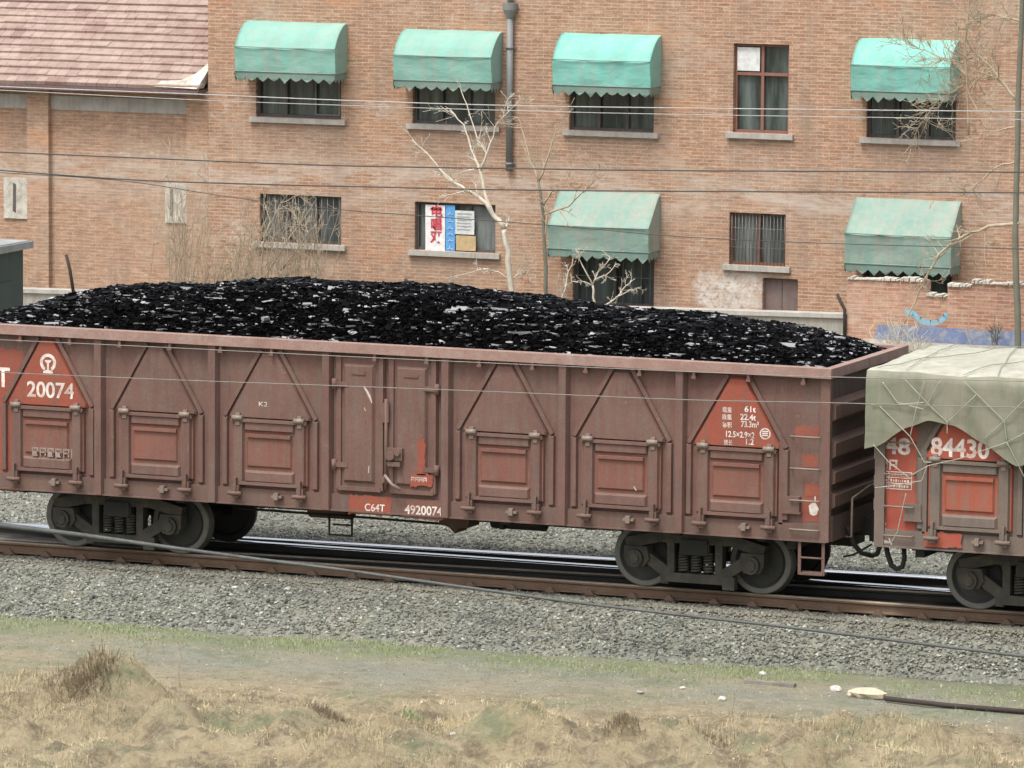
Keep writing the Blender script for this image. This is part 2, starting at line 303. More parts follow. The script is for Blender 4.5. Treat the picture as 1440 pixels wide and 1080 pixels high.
# ------------------------------------------------------------------ mesh builder
class MB:
    def __init__(s): s.v = []; s.f = []; s.m = []; s.cur = 0; s.sm = []
    def add(s, vs, fs, smooth=False):
        n = len(s.v); s.v += [tuple(v) for v in vs]
        for f in fs: s.f.append([i+n for i in f]); s.m.append(s.cur); s.sm.append(smooth)
        return s
    def box(s, x0, x1, y0, y1, z0, z1):
        x0, x1 = sorted((x0, x1)); y0, y1 = sorted((y0, y1)); z0, z1 = sorted((z0, z1))
        return s.add([(x0,y0,z0),(x1,y0,z0),(x1,y1,z0),(x0,y1,z0),(x0,y0,z1),(x1,y0,z1),(x1,y1,z1),(x0,y1,z1)],
                     [(0,3,2,1),(4,5,6,7),(0,1,5,4),(1,2,6,5),(2,3,7,6),(3,0,4,7)])
    def chamfer(s, x0, x1, z0, z1, yb, yf, d):
        """pressed panel on a wall facing -Y: base rectangle at yb, top face inset by d at yf"""
        x0, x1 = sorted((x0, x1))
        a = [(x0,yb,z0),(x1,yb,z0),(x1,yb,z1),(x0,yb,z1)]; c = [(x0+d,yf,z0+d),(x1-d,yf,z0+d),(x1-d,yf,z1-d),(x0+d,yf,z1-d)]
        return s.add(a+c, [(4,5,6,7),(0,1,5,4),(1,2,6,5),(2,3,7,6),(3,0,4,7)])
    def extr(s, pts, y0, y1, inset=0.0):
        """outline in (x,z) extruded from y1 (back) to y0 (front); front may be inset towards the centroid"""
        n = len(pts); cx = sum(p[0] for p in pts)/n; cz = sum(p[1] for p in pts)/n
        ar = sum(pts[i][0]*pts[(i+1)%n][1]-pts[(i+1)%n][0]*pts[i][1] for i in range(n))
        if ar < 0: pts = pts[::-1]
        fr = []
        for x, z in pts:
            d = math.hypot(x-cx, z-cz) or 1; k = max(0, 1-inset/d); fr.append((cx+(x-cx)*k, y0, cz+(z-cz)*k))
        bk = [(x, y1, z) for x, z in pts]
        return s.add(fr+bk, [tuple(range(n)), tuple(range(2*n-1, n-1, -1))]+[(i+n, (i+1)%n+n, (i+1)%n, i) for i in range(n)])
    def bar(s, p0, p1, w, y0, y1):
        """flat rib in an (x,z) plane"""
        (x0, z0), (x1, z1) = p0, p1; L = math.hypot(x1-x0, z1-z0); nx, nz = -(z1-z0)/L*w/2, (x1-x0)/L*w/2
        return s.extr([(x0+nx,z0+nz),(x0-nx,z0-nz),(x1-nx,z1-nz),(x1+nx,z1+nz)], y0, y1)
    def tube(s, pts, r, n=6, cap=True):
        pts = [Vector(p) for p in pts]; rr = r if isinstance(r, (list, tuple)) else [r]*len(pts)
        vs = []; prev = None
        for i, p in enumerate(pts):
            t = (pts[min(i+1, len(pts)-1)]-pts[max(i-1, 0)]).normalized()
            u = (prev - t*prev.dot(t)) if prev else t.cross(Vector((0.13, 0.31, 1)) if abs(t.z) < .9 else Vector((1, .2, 0)))
            u.normalize(); prev = u; w_ = t.cross(u)
            for k in range(n):
                a = 2*PI*k/n; vs.append(p+(u*math.cos(a)+w_*math.sin(a))*rr[i])
        fs = []
        for i in range(len(pts)-1):
            for k in range(n): fs.append((i*n+k, i*n+(k+1)%n, (i+1)*n+(k+1)%n, (i+1)*n+k))
        if cap: fs += [tuple(range(n-1, -1, -1)), tuple(range((len(pts)-1)*n, len(pts)*n))]
        return s.add(vs, fs, True)
    def cyl(s, p0, p1, r, n=12): 
        b = len(s.sm); s.tube([p0, p1], r, n); s.sm[-1] = s.sm[-2] = False; return s
    def lathe_y(s, cx, cz, prof, n=36, mats=None):
        """profile of (radius, y) turned round the Y axis through (cx, cz)"""
        base = len(s.v); k = len(prof)
        for i in range(n):
            a = 2*PI*i/n
            for r, y in prof: s.v.append((cx+r*math.cos(a), y, cz+r*math.sin(a)))
        for i in range(n):
            for j in range(k-1):
                a0, a1 = base+i*k+j, base+((i+1)%n)*k+j
                s.f.append([a0, a0+1, a1+1, a1]); s.m.append(mats[j] if mats else s.cur); s.sm.append(False)
        return s
    def blob(s, c, r, seed, n=8, flat_=.6):
        rr = random.Random(seed); vs = []; fs = []
        rings = 5
        for i in range(rings+1):
            th = PI*i/rings
            for k in range(n):
                a = 2*PI*k/n; q = 1+rr.uniform(-.22, .22)
                vs.append((c[0]+r[0]*math.sin(th)*math.cos(a)*q, c[1]+r[1]*math.sin(th)*math.sin(a)*q, c[2]+r[2]*math.cos(th)*(q if 0 < i < rings else 1)))
        for i in range(rings):
            for k in range(n): fs.append((i*n+k, (i+1)*n+k, (i+1)*n+(k+1)%n, i*n+(k+1)%n))
        return s.add(vs, fs)
    def build(s, name, mats, parent=None, origin=None):
        if not isinstance(mats, (list, tuple)): mats = [mats]
        o0 = Vector(origin) if origin is not None else (world_loc(parent) if parent else Vector((0, 0, 0)))
        me = bpy.data.meshes.new(name)
        me.from_pydata([(v[0]-o0.x, v[1]-o0.y, v[2]-o0.z) for v in s.v], [], s.f)
        for mm in mats: me.materials.append(MT[mm])
        me.polygons.foreach_set('material_index', s.m); me.polygons.foreach_set('use_smooth', s.sm)
        me.update()
        o = bpy.data.objects.new(name, me); C.objects.link(o)
        if parent: o.parent = parent
        else: o.location = o0
        return o
def world_loc(o):
    v = Vector((0, 0, 0))
    while o: v += o.location; o = o.parent
    return v
def tag(o, label, cat, group=None, kind=None):
    if label: o['label'] = label
    if cat: o['category'] = cat
    if group: o['group'] = group
    if kind: o['kind'] = kind
    return o
def thing(name, loc, label, cat, group=None):
    o = bpy.data.objects.new(name, None); C.objects.link(o); o.location = loc; o.empty_display_size = .3
    return tag(o, label, cat, group)
def struct(o): o['kind'] = 'structure'; return o

def np_mesh(name, V, F, mat, rnd=None, smooth=False):
    me = bpy.data.meshes.new(name); nf, k = F.shape
    me.vertices.add(len(V)); me.vertices.foreach_set('co', V.astype(np.float32).ravel())
    me.loops.add(nf*k); me.loops.foreach_set('vertex_index', F.astype(np.int32).ravel())
    me.polygons.add(nf); me.polygons.foreach_set('loop_start', np.arange(0, nf*k, k, dtype=np.int32))
    me.polygons.foreach_set('loop_total', np.full(nf, k, dtype=np.int32))
    if rnd is not None:
        a = me.attributes.new('rnd', 'FLOAT', 'FACE'); a.data.foreach_set('value', rnd.astype(np.float32))
    me.polygons.foreach_set('use_smooth', np.full(nf, smooth, dtype=bool))
    me.materials.append(MT[mat]); me.update(calc_edges=True); me.validate()
    o = bpy.data.objects.new(name, me); C.objects.link(o); return o

def text_mesh(parent, s, size, x, y, z, mat='white', align='LEFT', name='lettering', bold=.012, sx=1.0, face=(PI/2, 0, 0), spacing=1.0):
    """flat painted lettering on a face that looks towards -Y, (x, z) is the baseline start"""
    cu = bpy.data.curves.new(name, 'FONT'); cu.body = s; cu.size = size; cu.align_x = align; cu.offset = bold*size; cu.extrude = 0.0
    cu.space_character = spacing
    tmp = bpy.data.objects.new('tmp', cu); C.objects.link(tmp)
    bpy.context.view_layer.update()
    me = bpy.data.meshes.new_from_object(tmp.evaluated_get(bpy.context.evaluated_depsgraph_get()))
    bpy.data.objects.remove(tmp); bpy.data.curves.remove(cu)
    o0 = world_loc(parent)
    for v in me.vertices:
        c = v.co.copy(); v.co = Vector((x+c.x*sx, y, z+c.y)) - o0
    me.materials.clear(); me.materials.append(MT[mat]); me.name = name
    o = bpy.data.objects.new(name, me); C.objects.link(o); o.parent = parent
    return o

# ------------------------------------------------------------------ ground, ballast, track
def sst(a, b, x):
    t = min(1, max(0, (x-a)/(b-a))); return t*t*(3-2*t)
def toe(x): return -.25 + .05*max(-20, min(12, x))
MOUNDS = [(-6.6, -7.3, 1.4, .85, .55), (-7.6, -8.3, 1.3, 1.0, .30), (-5.0, -8.6, 1.2, .8, .32), (-3.2, -7.3, 1.4, .7, .22), (-1.2, -7.6, 1.3, .8, .33),
          (0.6, -7.0, 1.2, .7, .30), (2.2, -6.6, 1.2, .7, .30), (3.6, -5.6, 1.0, .7, .22), (-2.2, -9.4, 1.5, .8, .35), (4.8, -6.6, 1.3, .9, .3), (-9.4, -8.6, 1.3, 1, .35)]
def ground_z(x, y):
    n1 = noise.noise(Vector((x*.35, y*.35, 3.1))); n2 = noise.noise(Vector((x*1.3, y*1.3, 8.4))); n3 = noise.noise(Vector((x*4.1, y*4.1, 1.4)))
    z = -.75 + .02*n2 + .006*n3
    q = 1-sst(-5.2, -3.6, y-.12*x)                       # the rough grassy bank in front
    n4 = noise.noise(Vector((x*2.3+5, y*2.3, 6))); z += q*(.16*n1+.20*n2+.16*abs(n4)+.07*n3)
    for mx, my, rx, ry, h in MOUNDS:
        d = ((x-mx)/rx)**2+((y-my)/ry)**2
        if d < 6: z += .85*h*math.exp(-d)*(1+.6*n2)
    z += .9*sst(-14, -30, y) if y < -14 else 0
    if y > toe(x)-.25: z -= .55*sst(toe(x)-.25, toe(x)+.6, y)
    if y > 7: z += -1.35*sst(7, 13, y)
    return z
def axis(fine0, fine1, st, far):
    a = [fine0-v for v in far[::-1]] ; n = int((fine1-fine0)/st)
    return a+[fine0+i*st for i in range(n+1)]+[fine1+v for v in far]
far = [1, 2.5, 5, 10, 20, 40, 90, 200, 500, 1500, 4000]
gx = axis(-15, 9, .12, far); gy = axis(-15, 1, .10, [.8, 2, 3.5, 5, 7, 9, 11, 13, 16, 20, 26, 40, 70, 140, 400, 1500, 4000])
V = np.array([(x, y, ground_z(x, y)) for y in gy for x in gx]); nx = len(gx)
I, J = np.meshgrid(np.arange(nx-1), np.arange(len(gy)-1)); q = (J*nx+I).ravel()
struct(np_mesh('ground', V, np.stack([q, q+1, q+nx+1, q+nx], 1), 'ground', smooth=True))

def ballast_z(x, y):
    t = toe(x); n = noise.noise(Vector((x*.9, y*.9, 5)))*.035+noise.noise(Vector((x*3, y*3, 2)))*.02
    top = -.19
    if y < t: return -.75-(t-y)*.55
    if y < .25: 
        k = (y-t)/(.25-t); return -.75+(top+.75)*(k**.85)+n*min(1, 4*k)
    if y < 3.0: return top+n*.35
    if y < 9: return top+.03*(y-3)/6+n
    return top+.03-(y-9)*.55+n
bx = [i*.2 for i in range(-130, 90)]; by = [-1.3+.1*i for i in range(60)]+[4.7+.35*i for i in range(26)]
V = np.array([(x, y, ballast_z(x, y)) for y in by for x in bx]); nx = len(bx)
I, J = np.meshgrid(np.arange(nx-1), np.arange(len(by)-1)); q = (J*nx+I).ravel()
struct(np_mesh('ballast_bed', V, np.stack([q, q+1, q+nx+1, q+nx], 1), 'ballast', smooth=True))
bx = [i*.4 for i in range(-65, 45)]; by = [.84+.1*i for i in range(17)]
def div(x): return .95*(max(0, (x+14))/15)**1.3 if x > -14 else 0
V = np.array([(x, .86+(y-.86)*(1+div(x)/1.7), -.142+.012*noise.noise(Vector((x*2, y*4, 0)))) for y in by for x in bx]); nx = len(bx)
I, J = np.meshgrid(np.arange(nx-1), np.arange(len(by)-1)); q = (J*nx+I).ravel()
struct(np_mesh('oily_shaded_track_bed', V, np.stack([q, q+1, q+nx+1, q+nx], 1), 'ballast_oily_shade', smooth=True))

def rail(name, yfun, mats, label, x0=-30, x1=22):
    mb = MB(); cant, wd = (.34, 1.5) if mats[0] == 'rail_shine' else (0, 1); pr = [(-.035, -.016), (-.026, -.004), (-.012, -.0005), (0, 0), (.012, -.0005), (.026, -.004), (.035, -.016), (.036, -.04), (.009, -.055), (.008, -.125), (.066, -.142), (.066, -.152), (-.066, -.152), (-.066, -.142), (-.008, -.125), (-.009, -.055), (-.036, -.04)]
    xs = [x0+i*(x1-x0)/60 for i in range(61)]; n = len(pr); vs = [(x, yfun(x)+p[0]*(wd if p[1] > -.03 else 1), p[1]+(cant*(p[0]-.03) if p[1] > -.03 else 0)) for x in xs for p in pr]
    mb.v = vs
    for i in range(60):
        for k in range(n):
            mb.f.append([i*n+k, i*n+(k+1) % n, (i+1)*n+(k+1) % n, (i+1)*n+k]); mb.m.append(0 if k < 6 else 1); mb.sm.append(k < 6)
    o = mb.build(name, mats, origin=((x0+x1)/2, yfun(-4), -.152)); return tag(o, label, 'rail', 'rails of the track')
rail('rail', lambda x: .78, ['rail_tan', 'rail_rust'], 'rusty brown rail nearest the viewer, with the wagon wheels standing on it')
rail('rail', lambda x: 2.22, ['rail_shine', 'rail_dark'], 'lower of the two bright polished rails beneath the wagons')
rail('rail', lambda x: 2.24+.12+div(x)*.95, ['rail_shine', 'rail_dark'], 'upper bright polished rail, farthest from the viewer, beside the grey ballast')
rail('rail', lambda x: .80+.12+div(x), ['rail_tan', 'rail_dark'], 'thin dull tan rail lying in the dark oily bed behind the rusty rail')

mb = MB(); mb.box(-.11, .11, -.90, .90, -.22, -.004)
sl0 = mb.build('sleeper', 'sleeper'); cl = MB()
cl.extr([(-.07, 0), (.07, 0), (.05, .03), (.02, .065), (-.02, .065), (-.05, .03)], -.84, -.79); clip = cl.build('rail_clip', 'rail_rust', sl0)
cl = MB(); cl.box(-.08, .08, .60, .83, 0, .012); clip2 = cl.build('rail_plate', 'rail_dark', sl0)
lab = 'dark oily sleeper under the rusty rail, half buried in ballast'
for i in range(33):
    if i == 0: o = sl0
    else:
        o = sl0.copy(); C.objects.link(o)
        for ch in (clip, clip2):
            c_ = ch.copy(); C.objects.link(c_); c_.parent = o
    o.location = (-14.4+i*.57+R_.uniform(-.03, .03), 1.5, -.158)
    tag(o, lab, 'sleeper', 'sleepers under the track')

# loose stones
rng = np.random.default_rng(4)
OCT = np.array([(1,0,0),(-1,0,0),(0,1,0),(0,-1,0),(0,0,1),(0,0,-1)], float)
OF = np.array([(0,2,4),(2,1,4),(1,3,4),(3,0,4),(2,0,5),(1,2,5),(3,1,5),(0,3,5)])
def stones(name, P, smin, smax, mat, rnd=None):
    n = len(P); s = rng.uniform(smin, smax, (n, 1, 1))*rng.uniform(.65, 1.25, (n, 1, 3))
    v = OCT[None]*s*rng.uniform(.7, 1.2, (n, 6, 3)) + rng.normal(0, .18, (n, 6, 3))*s*.6
    a = rng.uniform(0, 2*PI, n); b_ = rng.uniform(-.8, .8, n); ca, sa, cb, sb = np.cos(a), np.sin(a), np.cos(b_), np.sin(b_)
    x, y, z = v[..., 0], v[..., 1], v[..., 2]
    y, z = y*cb[:, None]-z*sb[:, None], y*sb[:, None]+z*cb[:, None]
    x, y = x*ca[:, None]-y*sa[:, None], x*sa[:, None]+y*ca[:, None]
    v = np.stack([x, y, z*.8], -1)+P[:, None, :]
    F = (OF[None]+np.arange(n)[:, None, None]*6).reshape(-1, 3)
    r = np.repeat(rnd if rnd is not None else rng.uniform(0, 1, n), 8)
    return np_mesh(name, v.reshape(-1, 3), F, mat, r)
P = []
for _ in range(37500):
    x = R_.uniform(-17, 11); t = toe(x)
    y = R_.uniform(t-.22, .66); 
    if y < t and R_.random() < .6: continue
    P.append((x, y, max(ballast_z(x, y), ground_z(x, y))+.004))
for _ in range(55000):
    x = R_.uniform(-17, 9.5); y = 2.55+div(x)+R_.random()**1.4*7
    P.append((x, y, ballast_z(x, y)+.004))
P = np.array(P); rn = rng.uniform(0, 1, len(P)); nr = (P[:, 1] > .15) & (P[:, 1] < .75) & (rng.uniform(0, 1, len(P)) < .75); rn = np.where(nr, rng.uniform(.78, .86, len(P)), rn)
o = stones('gravel', P, .018, .036, 'gravel', rn); tag(o, 'loose grey ballast stones banked along the track', 'gravel', None, 'stuff')
P = []
for _ in range(5200):
    x = R_.uniform(-13, 7); y = toe(x)-R_.random()**1.6*6
    P.append((x, y, ground_z(x, y)+.003))
CL = []
while len(CL) < 5000:
    x = R_.uniform(-12, 7); y = -3.0+.12*x-R_.random()**.8*8
    if noise.noise(Vector((x*.9, y*.9, 31)))+.25 < R_.random()*.6: continue
    CL.append((x, y, ground_z(x, y)))
o = stones('earth_clods', np.array(CL), .006, .02, 'clods'); tag(o, 'crumbled tan earth clods over the eroded near bank', 'clods', None, 'stuff')
o = stones('pebbles', np.array(P), .007, .020, 'gravel', rng.uniform(.6, 1, len(P))); tag(o, 'scattered pebbles on the trodden earth strip', 'pebbles', None, 'stuff')

def blades(name, pts, lmin, lmax, wid, mat, lean=.5, rnd=None):
    n = len(pts); P = np.array(pts); L = rng.uniform(lmin, lmax, n); a = rng.uniform(0, 2*PI, n); tl = np.abs(rng.normal(0, lean, n)).clip(0, 1.25)
    d = np.stack([np.cos(a)*np.sin(tl), np.sin(a)*np.sin(tl), np.cos(tl)], 1)
    b_ = rng.uniform(-PI, PI, n)*.25+.39; s = np.stack([np.cos(b_), np.sin(b_), np.zeros(n)], 1)*wid/2
    mid = P+d*(L*.55)[:, None]; d2 = d.copy(); d2[:, 2] -= rng.uniform(.1, .7, n); tip = mid+d2*(L*.45)[:, None]
    v = np.stack([P-s, P+s, mid+s*.7, mid-s*.7, tip], 1)
    F1 = np.array([(0,1,2),(0,2,3),(3,2,4)]); F = (F1[None]+np.arange(n)[:, None, None]*5).reshape(-1, 3)
    r = np.repeat(rnd if rnd is not None else rng.uniform(0, 1, n), 3)
    return np_mesh(name, v.reshape(-1, 3), F, mat, r)
pts = []
while len(pts) < 80000:
    x = R_.uniform(-12, 7); y = -3.2+.12*x-R_.random()**.8*8
    d_ = noise.noise(Vector((x*.55, y*.55, 9)))*.6+noise.noise(Vector((x*1.7, y*1.7, 4)))*.5
    edge = sst(-3.4, -5.6, y-.12*x-.35*x*.1)
    if R_.random() > max(.10, min(1, .2+2.2*d_))*edge: continue
    for k in range(R_.randint(2, 7)):
        xx, yy = x+R_.gauss(0, .05), y+R_.gauss(0, .05); pts.append((xx, yy, ground_z(xx, yy)-.01))
PA = np.array(pts); cl_ = np.array([noise.noise(Vector((x*.8, y*.8, 15))) for x, y, z in pts])
o = blades('dry_grass', pts, .02, .15, .006, 'drygrass', 1.25, np.clip(.5+.7*cl_+rng.normal(0, .22, len(pts)), 0, 1)); tag(o, 'dry straw coloured grass matted over the near bank', 'grass', None, 'stuff')
pts = []
while len(pts) < 26000:
    x = R_.uniform(-14, 7); k = R_.random()
    if k < .6: y = toe(x)-.12+R_.gauss(-.35, .55); ok = noise.noise(Vector((x*.8, y*.8, 2))) + .5*noise.noise(Vector((x*2.5, y*2.5, 7))) > -.12
    else: y = toe(x)-R_.random()*10; ok = noise.noise(Vector((x*.5+4.2, y*.5, 12))) > .30
    if not ok: continue
    for k in range(R_.randint(2, 5)):
        xx, yy = x+R_.gauss(0, .04), y+R_.gauss(0, .04); pts.append((xx, yy, max(ground_z(xx, yy), ballast_z(xx, yy))-.005))
o = blades('green_grass', pts, .025, .085, .006, 'greengrass', .6); tag(o, 'thin green grass sprouting along the foot of the ballast', 'grass', None, 'stuff')
# tufts and dead brush that stand out on the bank
def tuft(px, py, n, spread, l0, l1, mat, name, label, cat, lean=.55, wid=.008):
    c = at(px, py, Z=-.68); pts = []
    for _ in range(n):
        x, y = c.x+R_.gauss(0, spread), c.y+R_.gauss(0, spread*.8); pts.append((x, y, ground_z(x, y)-.01))
    o = blades(name, pts, l0, l1, wid, mat, lean); z0 = ground_z(c.x, c.y)
    for v in o.data.vertices: v.co -= Vector((c.x, c.y, z0))
    o.location = (c.x, c.y, z0); tag(o, label, cat); return o
tuft(122, 1010, 1500, .20, .06, .22, 'brush', 'dead_brush', 'dark brown dead brush on the mound at the left of the bank', 'brush', 1.1)
tuft(465, 1022, 520, .14, .05, .16, 'brush', 'dead_brush', 'greyish dead brush in the middle of the left part of the bank', 'brush', 1.1)
tuft(985, 1055, 800, .17, .05, .18, 'brush', 'dead_brush', 'dark matted brush on the bank at the lower right of centre', 'brush', 1.1)
tuft(875, 1062, 420, .12, .05, .15, 'brush', 'dead_brush', 'small dark brush just left of the bigger brush on the bank', 'brush', 1.1)
tuft(128, 972, 260, .06, .08, .22, 'greengrass', 'grass_tuft', 'fresh green weed standing above the dark brown brush', 'weed')
tuft(500, 1000, 260, .10, .05, .14, 'greengrass', 'grass_tuft', 'low green weed beside the dry grass left of centre', 'weed')
tuft(582, 1008, 260, .08, .05, .15, 'greengrass', 'grass_tuft', 'green weed tuft right of the low weed, on the bank', 'weed')
tuft(1210, 1058, 620, .22, .05, .14, 'greengrass', 'grass_tuft', 'wide green weed patch at the lower right of the bank', 'weed')
def stalk(px, py, h, label):
    c = at(px, py, Z=-.72); c.z = ground_z(c.x, c.y); mb = MB(); p = [c+Vector((R_.gauss(0, .012)*i, 0, h*i/5)) for i in range(6)]
    mb.tube(p, [.007]*3+[.006, .004, .002], 4)
    for i in range(2, 6):
        q_ = p[i] if i < 5 else p[4]; mb.tube([q_, q_+Vector((R_.uniform(-.08, .08), R_.uniform(-.03, .03), .08))], [.004, .002], 3)
    tag(mb.build('weed_stalk', 'tree_twig', origin=c), label, 'weed', 'dry weed stalks')
stalk(254, 985, .62, 'tall thin dry weed stalk on the earth between the brush and the dry grass')
stalk(345, 1010, .55, 'thin dry weed stalk right of the tallest stalk, at the grass edge')
stalk(72, 965, .40, 'short dry weed stalk at the far left of the earth strip')
stalk(1030, 1010, .30, 'short dry weed stalk on the right half of the bank')

# odds and ends lying on the strip
def gpt(px, py): 
    c = at(px, py, Z=-.75); c.z = ground_z(c.x, c.y); return c
a, b_ = gpt(1048, 962), gpt(1118, 967)
mb = MB(); d = (b_-a); n_ = Vector((-d.y, d.x, 0)).normalized()*.05
mb.add([a-n_, b_-n_, b_+n_, a+n_]+[v+Vector((0, 0, .045)) for v in (a-n_, b_-n_, b_+n_, a+n_)], [(0,3,2,1),(4,5,6,7),(0,1,5,4),(1,2,6,5),(2,3,7,6),(3,0,4,7)])
tag(mb.build('plank', 'plank', origin=a), 'short grey weathered plank lying on the earth strip', 'plank')
c = gpt(1222, 982); mb = MB(); mb.blob(c+Vector((0, 0, .04)), (.24, .16, .09), 5, 12); mb.blob(c+Vector((-.22, .12, .02)), (.1, .1, .06), 6, 9)
tag(mb.build('sack', 'sack', origin=c), 'crumpled tan sacking dumped at the end of the dark rod', 'sack')
a, b_ = gpt(1245, 988), gpt(1470, 1008); mb = MB(); mb.tube([a+Vector((0, 0, .05)), a.lerp(b_, .4)+Vector((0, 0, .035)), b_+Vector((0, 0, .05))], .032, 8)
tag(mb.build('iron_rod', 'rust', origin=a), 'long dark iron rod lying on the ground at the right edge', 'rod')
for i, (px, py, r, mt, lb) in enumerate([(1016, 985, .07, 'stone_white', 'pale rounded stone right of centre on the earth strip'), (1176, 972, .09, 'stone_white', 'whitish rubble lump just left of the tan sacking'),
        (1072, 950, .06, 'stone_white', 'small pale stone just above the grey plank'), (960, 968, .05, 'stone_white', 'small pale stone on the earth left of the grey plank'), (272, 1030, .06, 'stone_white', 'pale stone among the dry grass on the left bank'),
        (636, 1062, .05, 'stone_white', 'small white stone on the lower middle bank'), (900, 975, .06, 'stone_grey', 'grey stone on the earth below the middle of the picture'), (330, 828, .05, 'stone_white', 'white stone on the ballast slope, left of the other white one'), (404, 830, .06, 'stone_white', 'bright white stone on the ballast slope under the left part of the wagon')]):
    if py < 900: c = at(px, py, Z=-.45); c = at(px, py, Y=c.y+.1) if False else c
    else: c = gpt(px, py)
    if py < 900:
        best = min(((abs(at(px, py, Y=yy).z-ballast_z(at(px, py, Y=yy).x, yy)), yy) for yy in [-.8+.02*k for k in range(60)])); c = at(px, py, Y=best[1])
    mb = MB(); r *= .72; mb.blob(c+Vector((0, 0, r*.4)), (r*1.2, r, r*.7), i+20, 8); tag(mb.build('stone', mt, origin=c), lb, 'stone', 'odd stones')

# ------------------------------------------------------------------ wagons
ZT, ZB, LW = 3.07, .83, 12.56
POSTS = [2.04, 3.66, 5.31, 7.02, 8.68, 10.37]
DOORC = [1.26, 2.85, 4.485, None, 7.85, 9.525, 11.15]
KX = .92
def bogie(parent, xc):
    """three-piece bogie: bolster > side frames, springs, axles, wheels"""
    mb = MB(); mb.box(xc-.2, xc+.2, .40, 2.60, .50, .70); mb.box(xc-.26, xc+.26, 1.2, 1.8, .68, .84)
    bg = mb.build('bogie', 'under', parent)
    for side in (0, 1):
        f = (lambda y: y) if side == 0 else (lambda y: 3.0-y)
        mb = MB(); y0, y1 = f(.44), f(.58); Y0, Y1 = min(y0, y1), max(y0, y1)
        mb.bar((xc-.60, .705), (xc+.60, .705), .13, Y0, Y1)
        for s in (-1, 1):
            mb.bar((xc+s*1.04, .60), (xc+s*.56, .71), .15, Y0-.004, Y1+.004)
            mb.bar((xc+s*.74, .44), (xc+s*.36, .215), .15, Y0-.003, Y1+.003)
            mb.bar((xc+s*.36, .20), (xc+s*.36, .70), .11, Y0-.006, Y1+.006)
            mb.extr([(xc+s*.70, .58), (xc+s*1.06, .58), (xc+s*1.06, .40), (xc+s*1.0, .30), (xc+s*.74, .30), (xc+s*.66, .42)], f(.40) if side == 0 else f(.56), f(.56) if side == 0 else f(.40), .015)
            mb.cyl((xc+s*.875, f(.40), .42), (xc+s*.875, f(.345), .42), .115, 14)
            mb.cyl((xc+s*.875, f(.345), .42), (xc+s*.875, f(.325), .42), .07, 8)
            for k in range(3): 
                a = PI/2+k*2*PI/3; mb.box(xc+s*.875+.085*math.cos(a)-.013, xc+s*.875+.085*math.cos(a)+.013, f(.345), f(.333), .42+.085*math.sin(a)-.013, .42+.085*math.sin(a)+.013)
        mb.bar((xc-.44, .19), (xc+.44, .19), .12, Y0-.008, Y1+.008)
        mb.box(xc+.42, xc+.60, Y0-.01, Y1-.03, .07, .24); mb.box(xc-.52, xc-.40, Y0+.01, Y1-.03, .10, .24)
        mb.build('side_frame', 'bogie', bg)
        mb = MB(); mb.box(xc-.22, xc+.22, f(.42), f(.56), .52, .64); mb.box(xc-.12, xc+.12, f(.405), f(.42), .55, .62)
        mb.build('bolster_end', 'bogie', bg)
        mb = MB()
        for sx in (-.19, 0, .19):
            p = []
            for i in range(57):
                a = i*PI/4; p.append((xc+sx+.07*math.cos(a), f(.50)+.05*math.sin(a), .26+.26*i/56))
            mb.tube(p, .017, 5)
        mb.build('spring', 'bogie', bg)
    for s in (-.875*KX, .875*KX):
        mb = MB(); mb.cyl((xc+s, .40, .42), (xc+s, 2.60, .42), .08, 14); mb.build('axle', 'under', bg)
        for side in (0, 1):
            f = (lambda y: y) if side == 0 else (lambda y: 3.0-y)
            pr = [(.001, .68), (.10, .68), (.115, .73), (.30, .745), (.345, .715), (.405, .712), (.419, .722), (.42, .82), (.446, .832), (.446, .85), (.36, .858), (.33, .80), (.10, .82), (.001, .82)]
            pr = [(r, f(y)) for r, y in pr]
            mb = MB(); mb.lathe_y(xc+s, .42, pr, 48, [0, 0, 0, 0, 1, 1, 1, 0, 0, 0, 0, 0, 0])
            mb.build('wheel', ['wheel', 'wheel_rim'], bg)
    for o in [bg]+list(bg.children):
        if o.name.split('.')[0] not in ('wheel', 'axle'):
            c0 = xc-world_loc(o).x
            for v in o.data.vertices: v.co.x = c0+(v.co.x-c0)*KX
    return bg

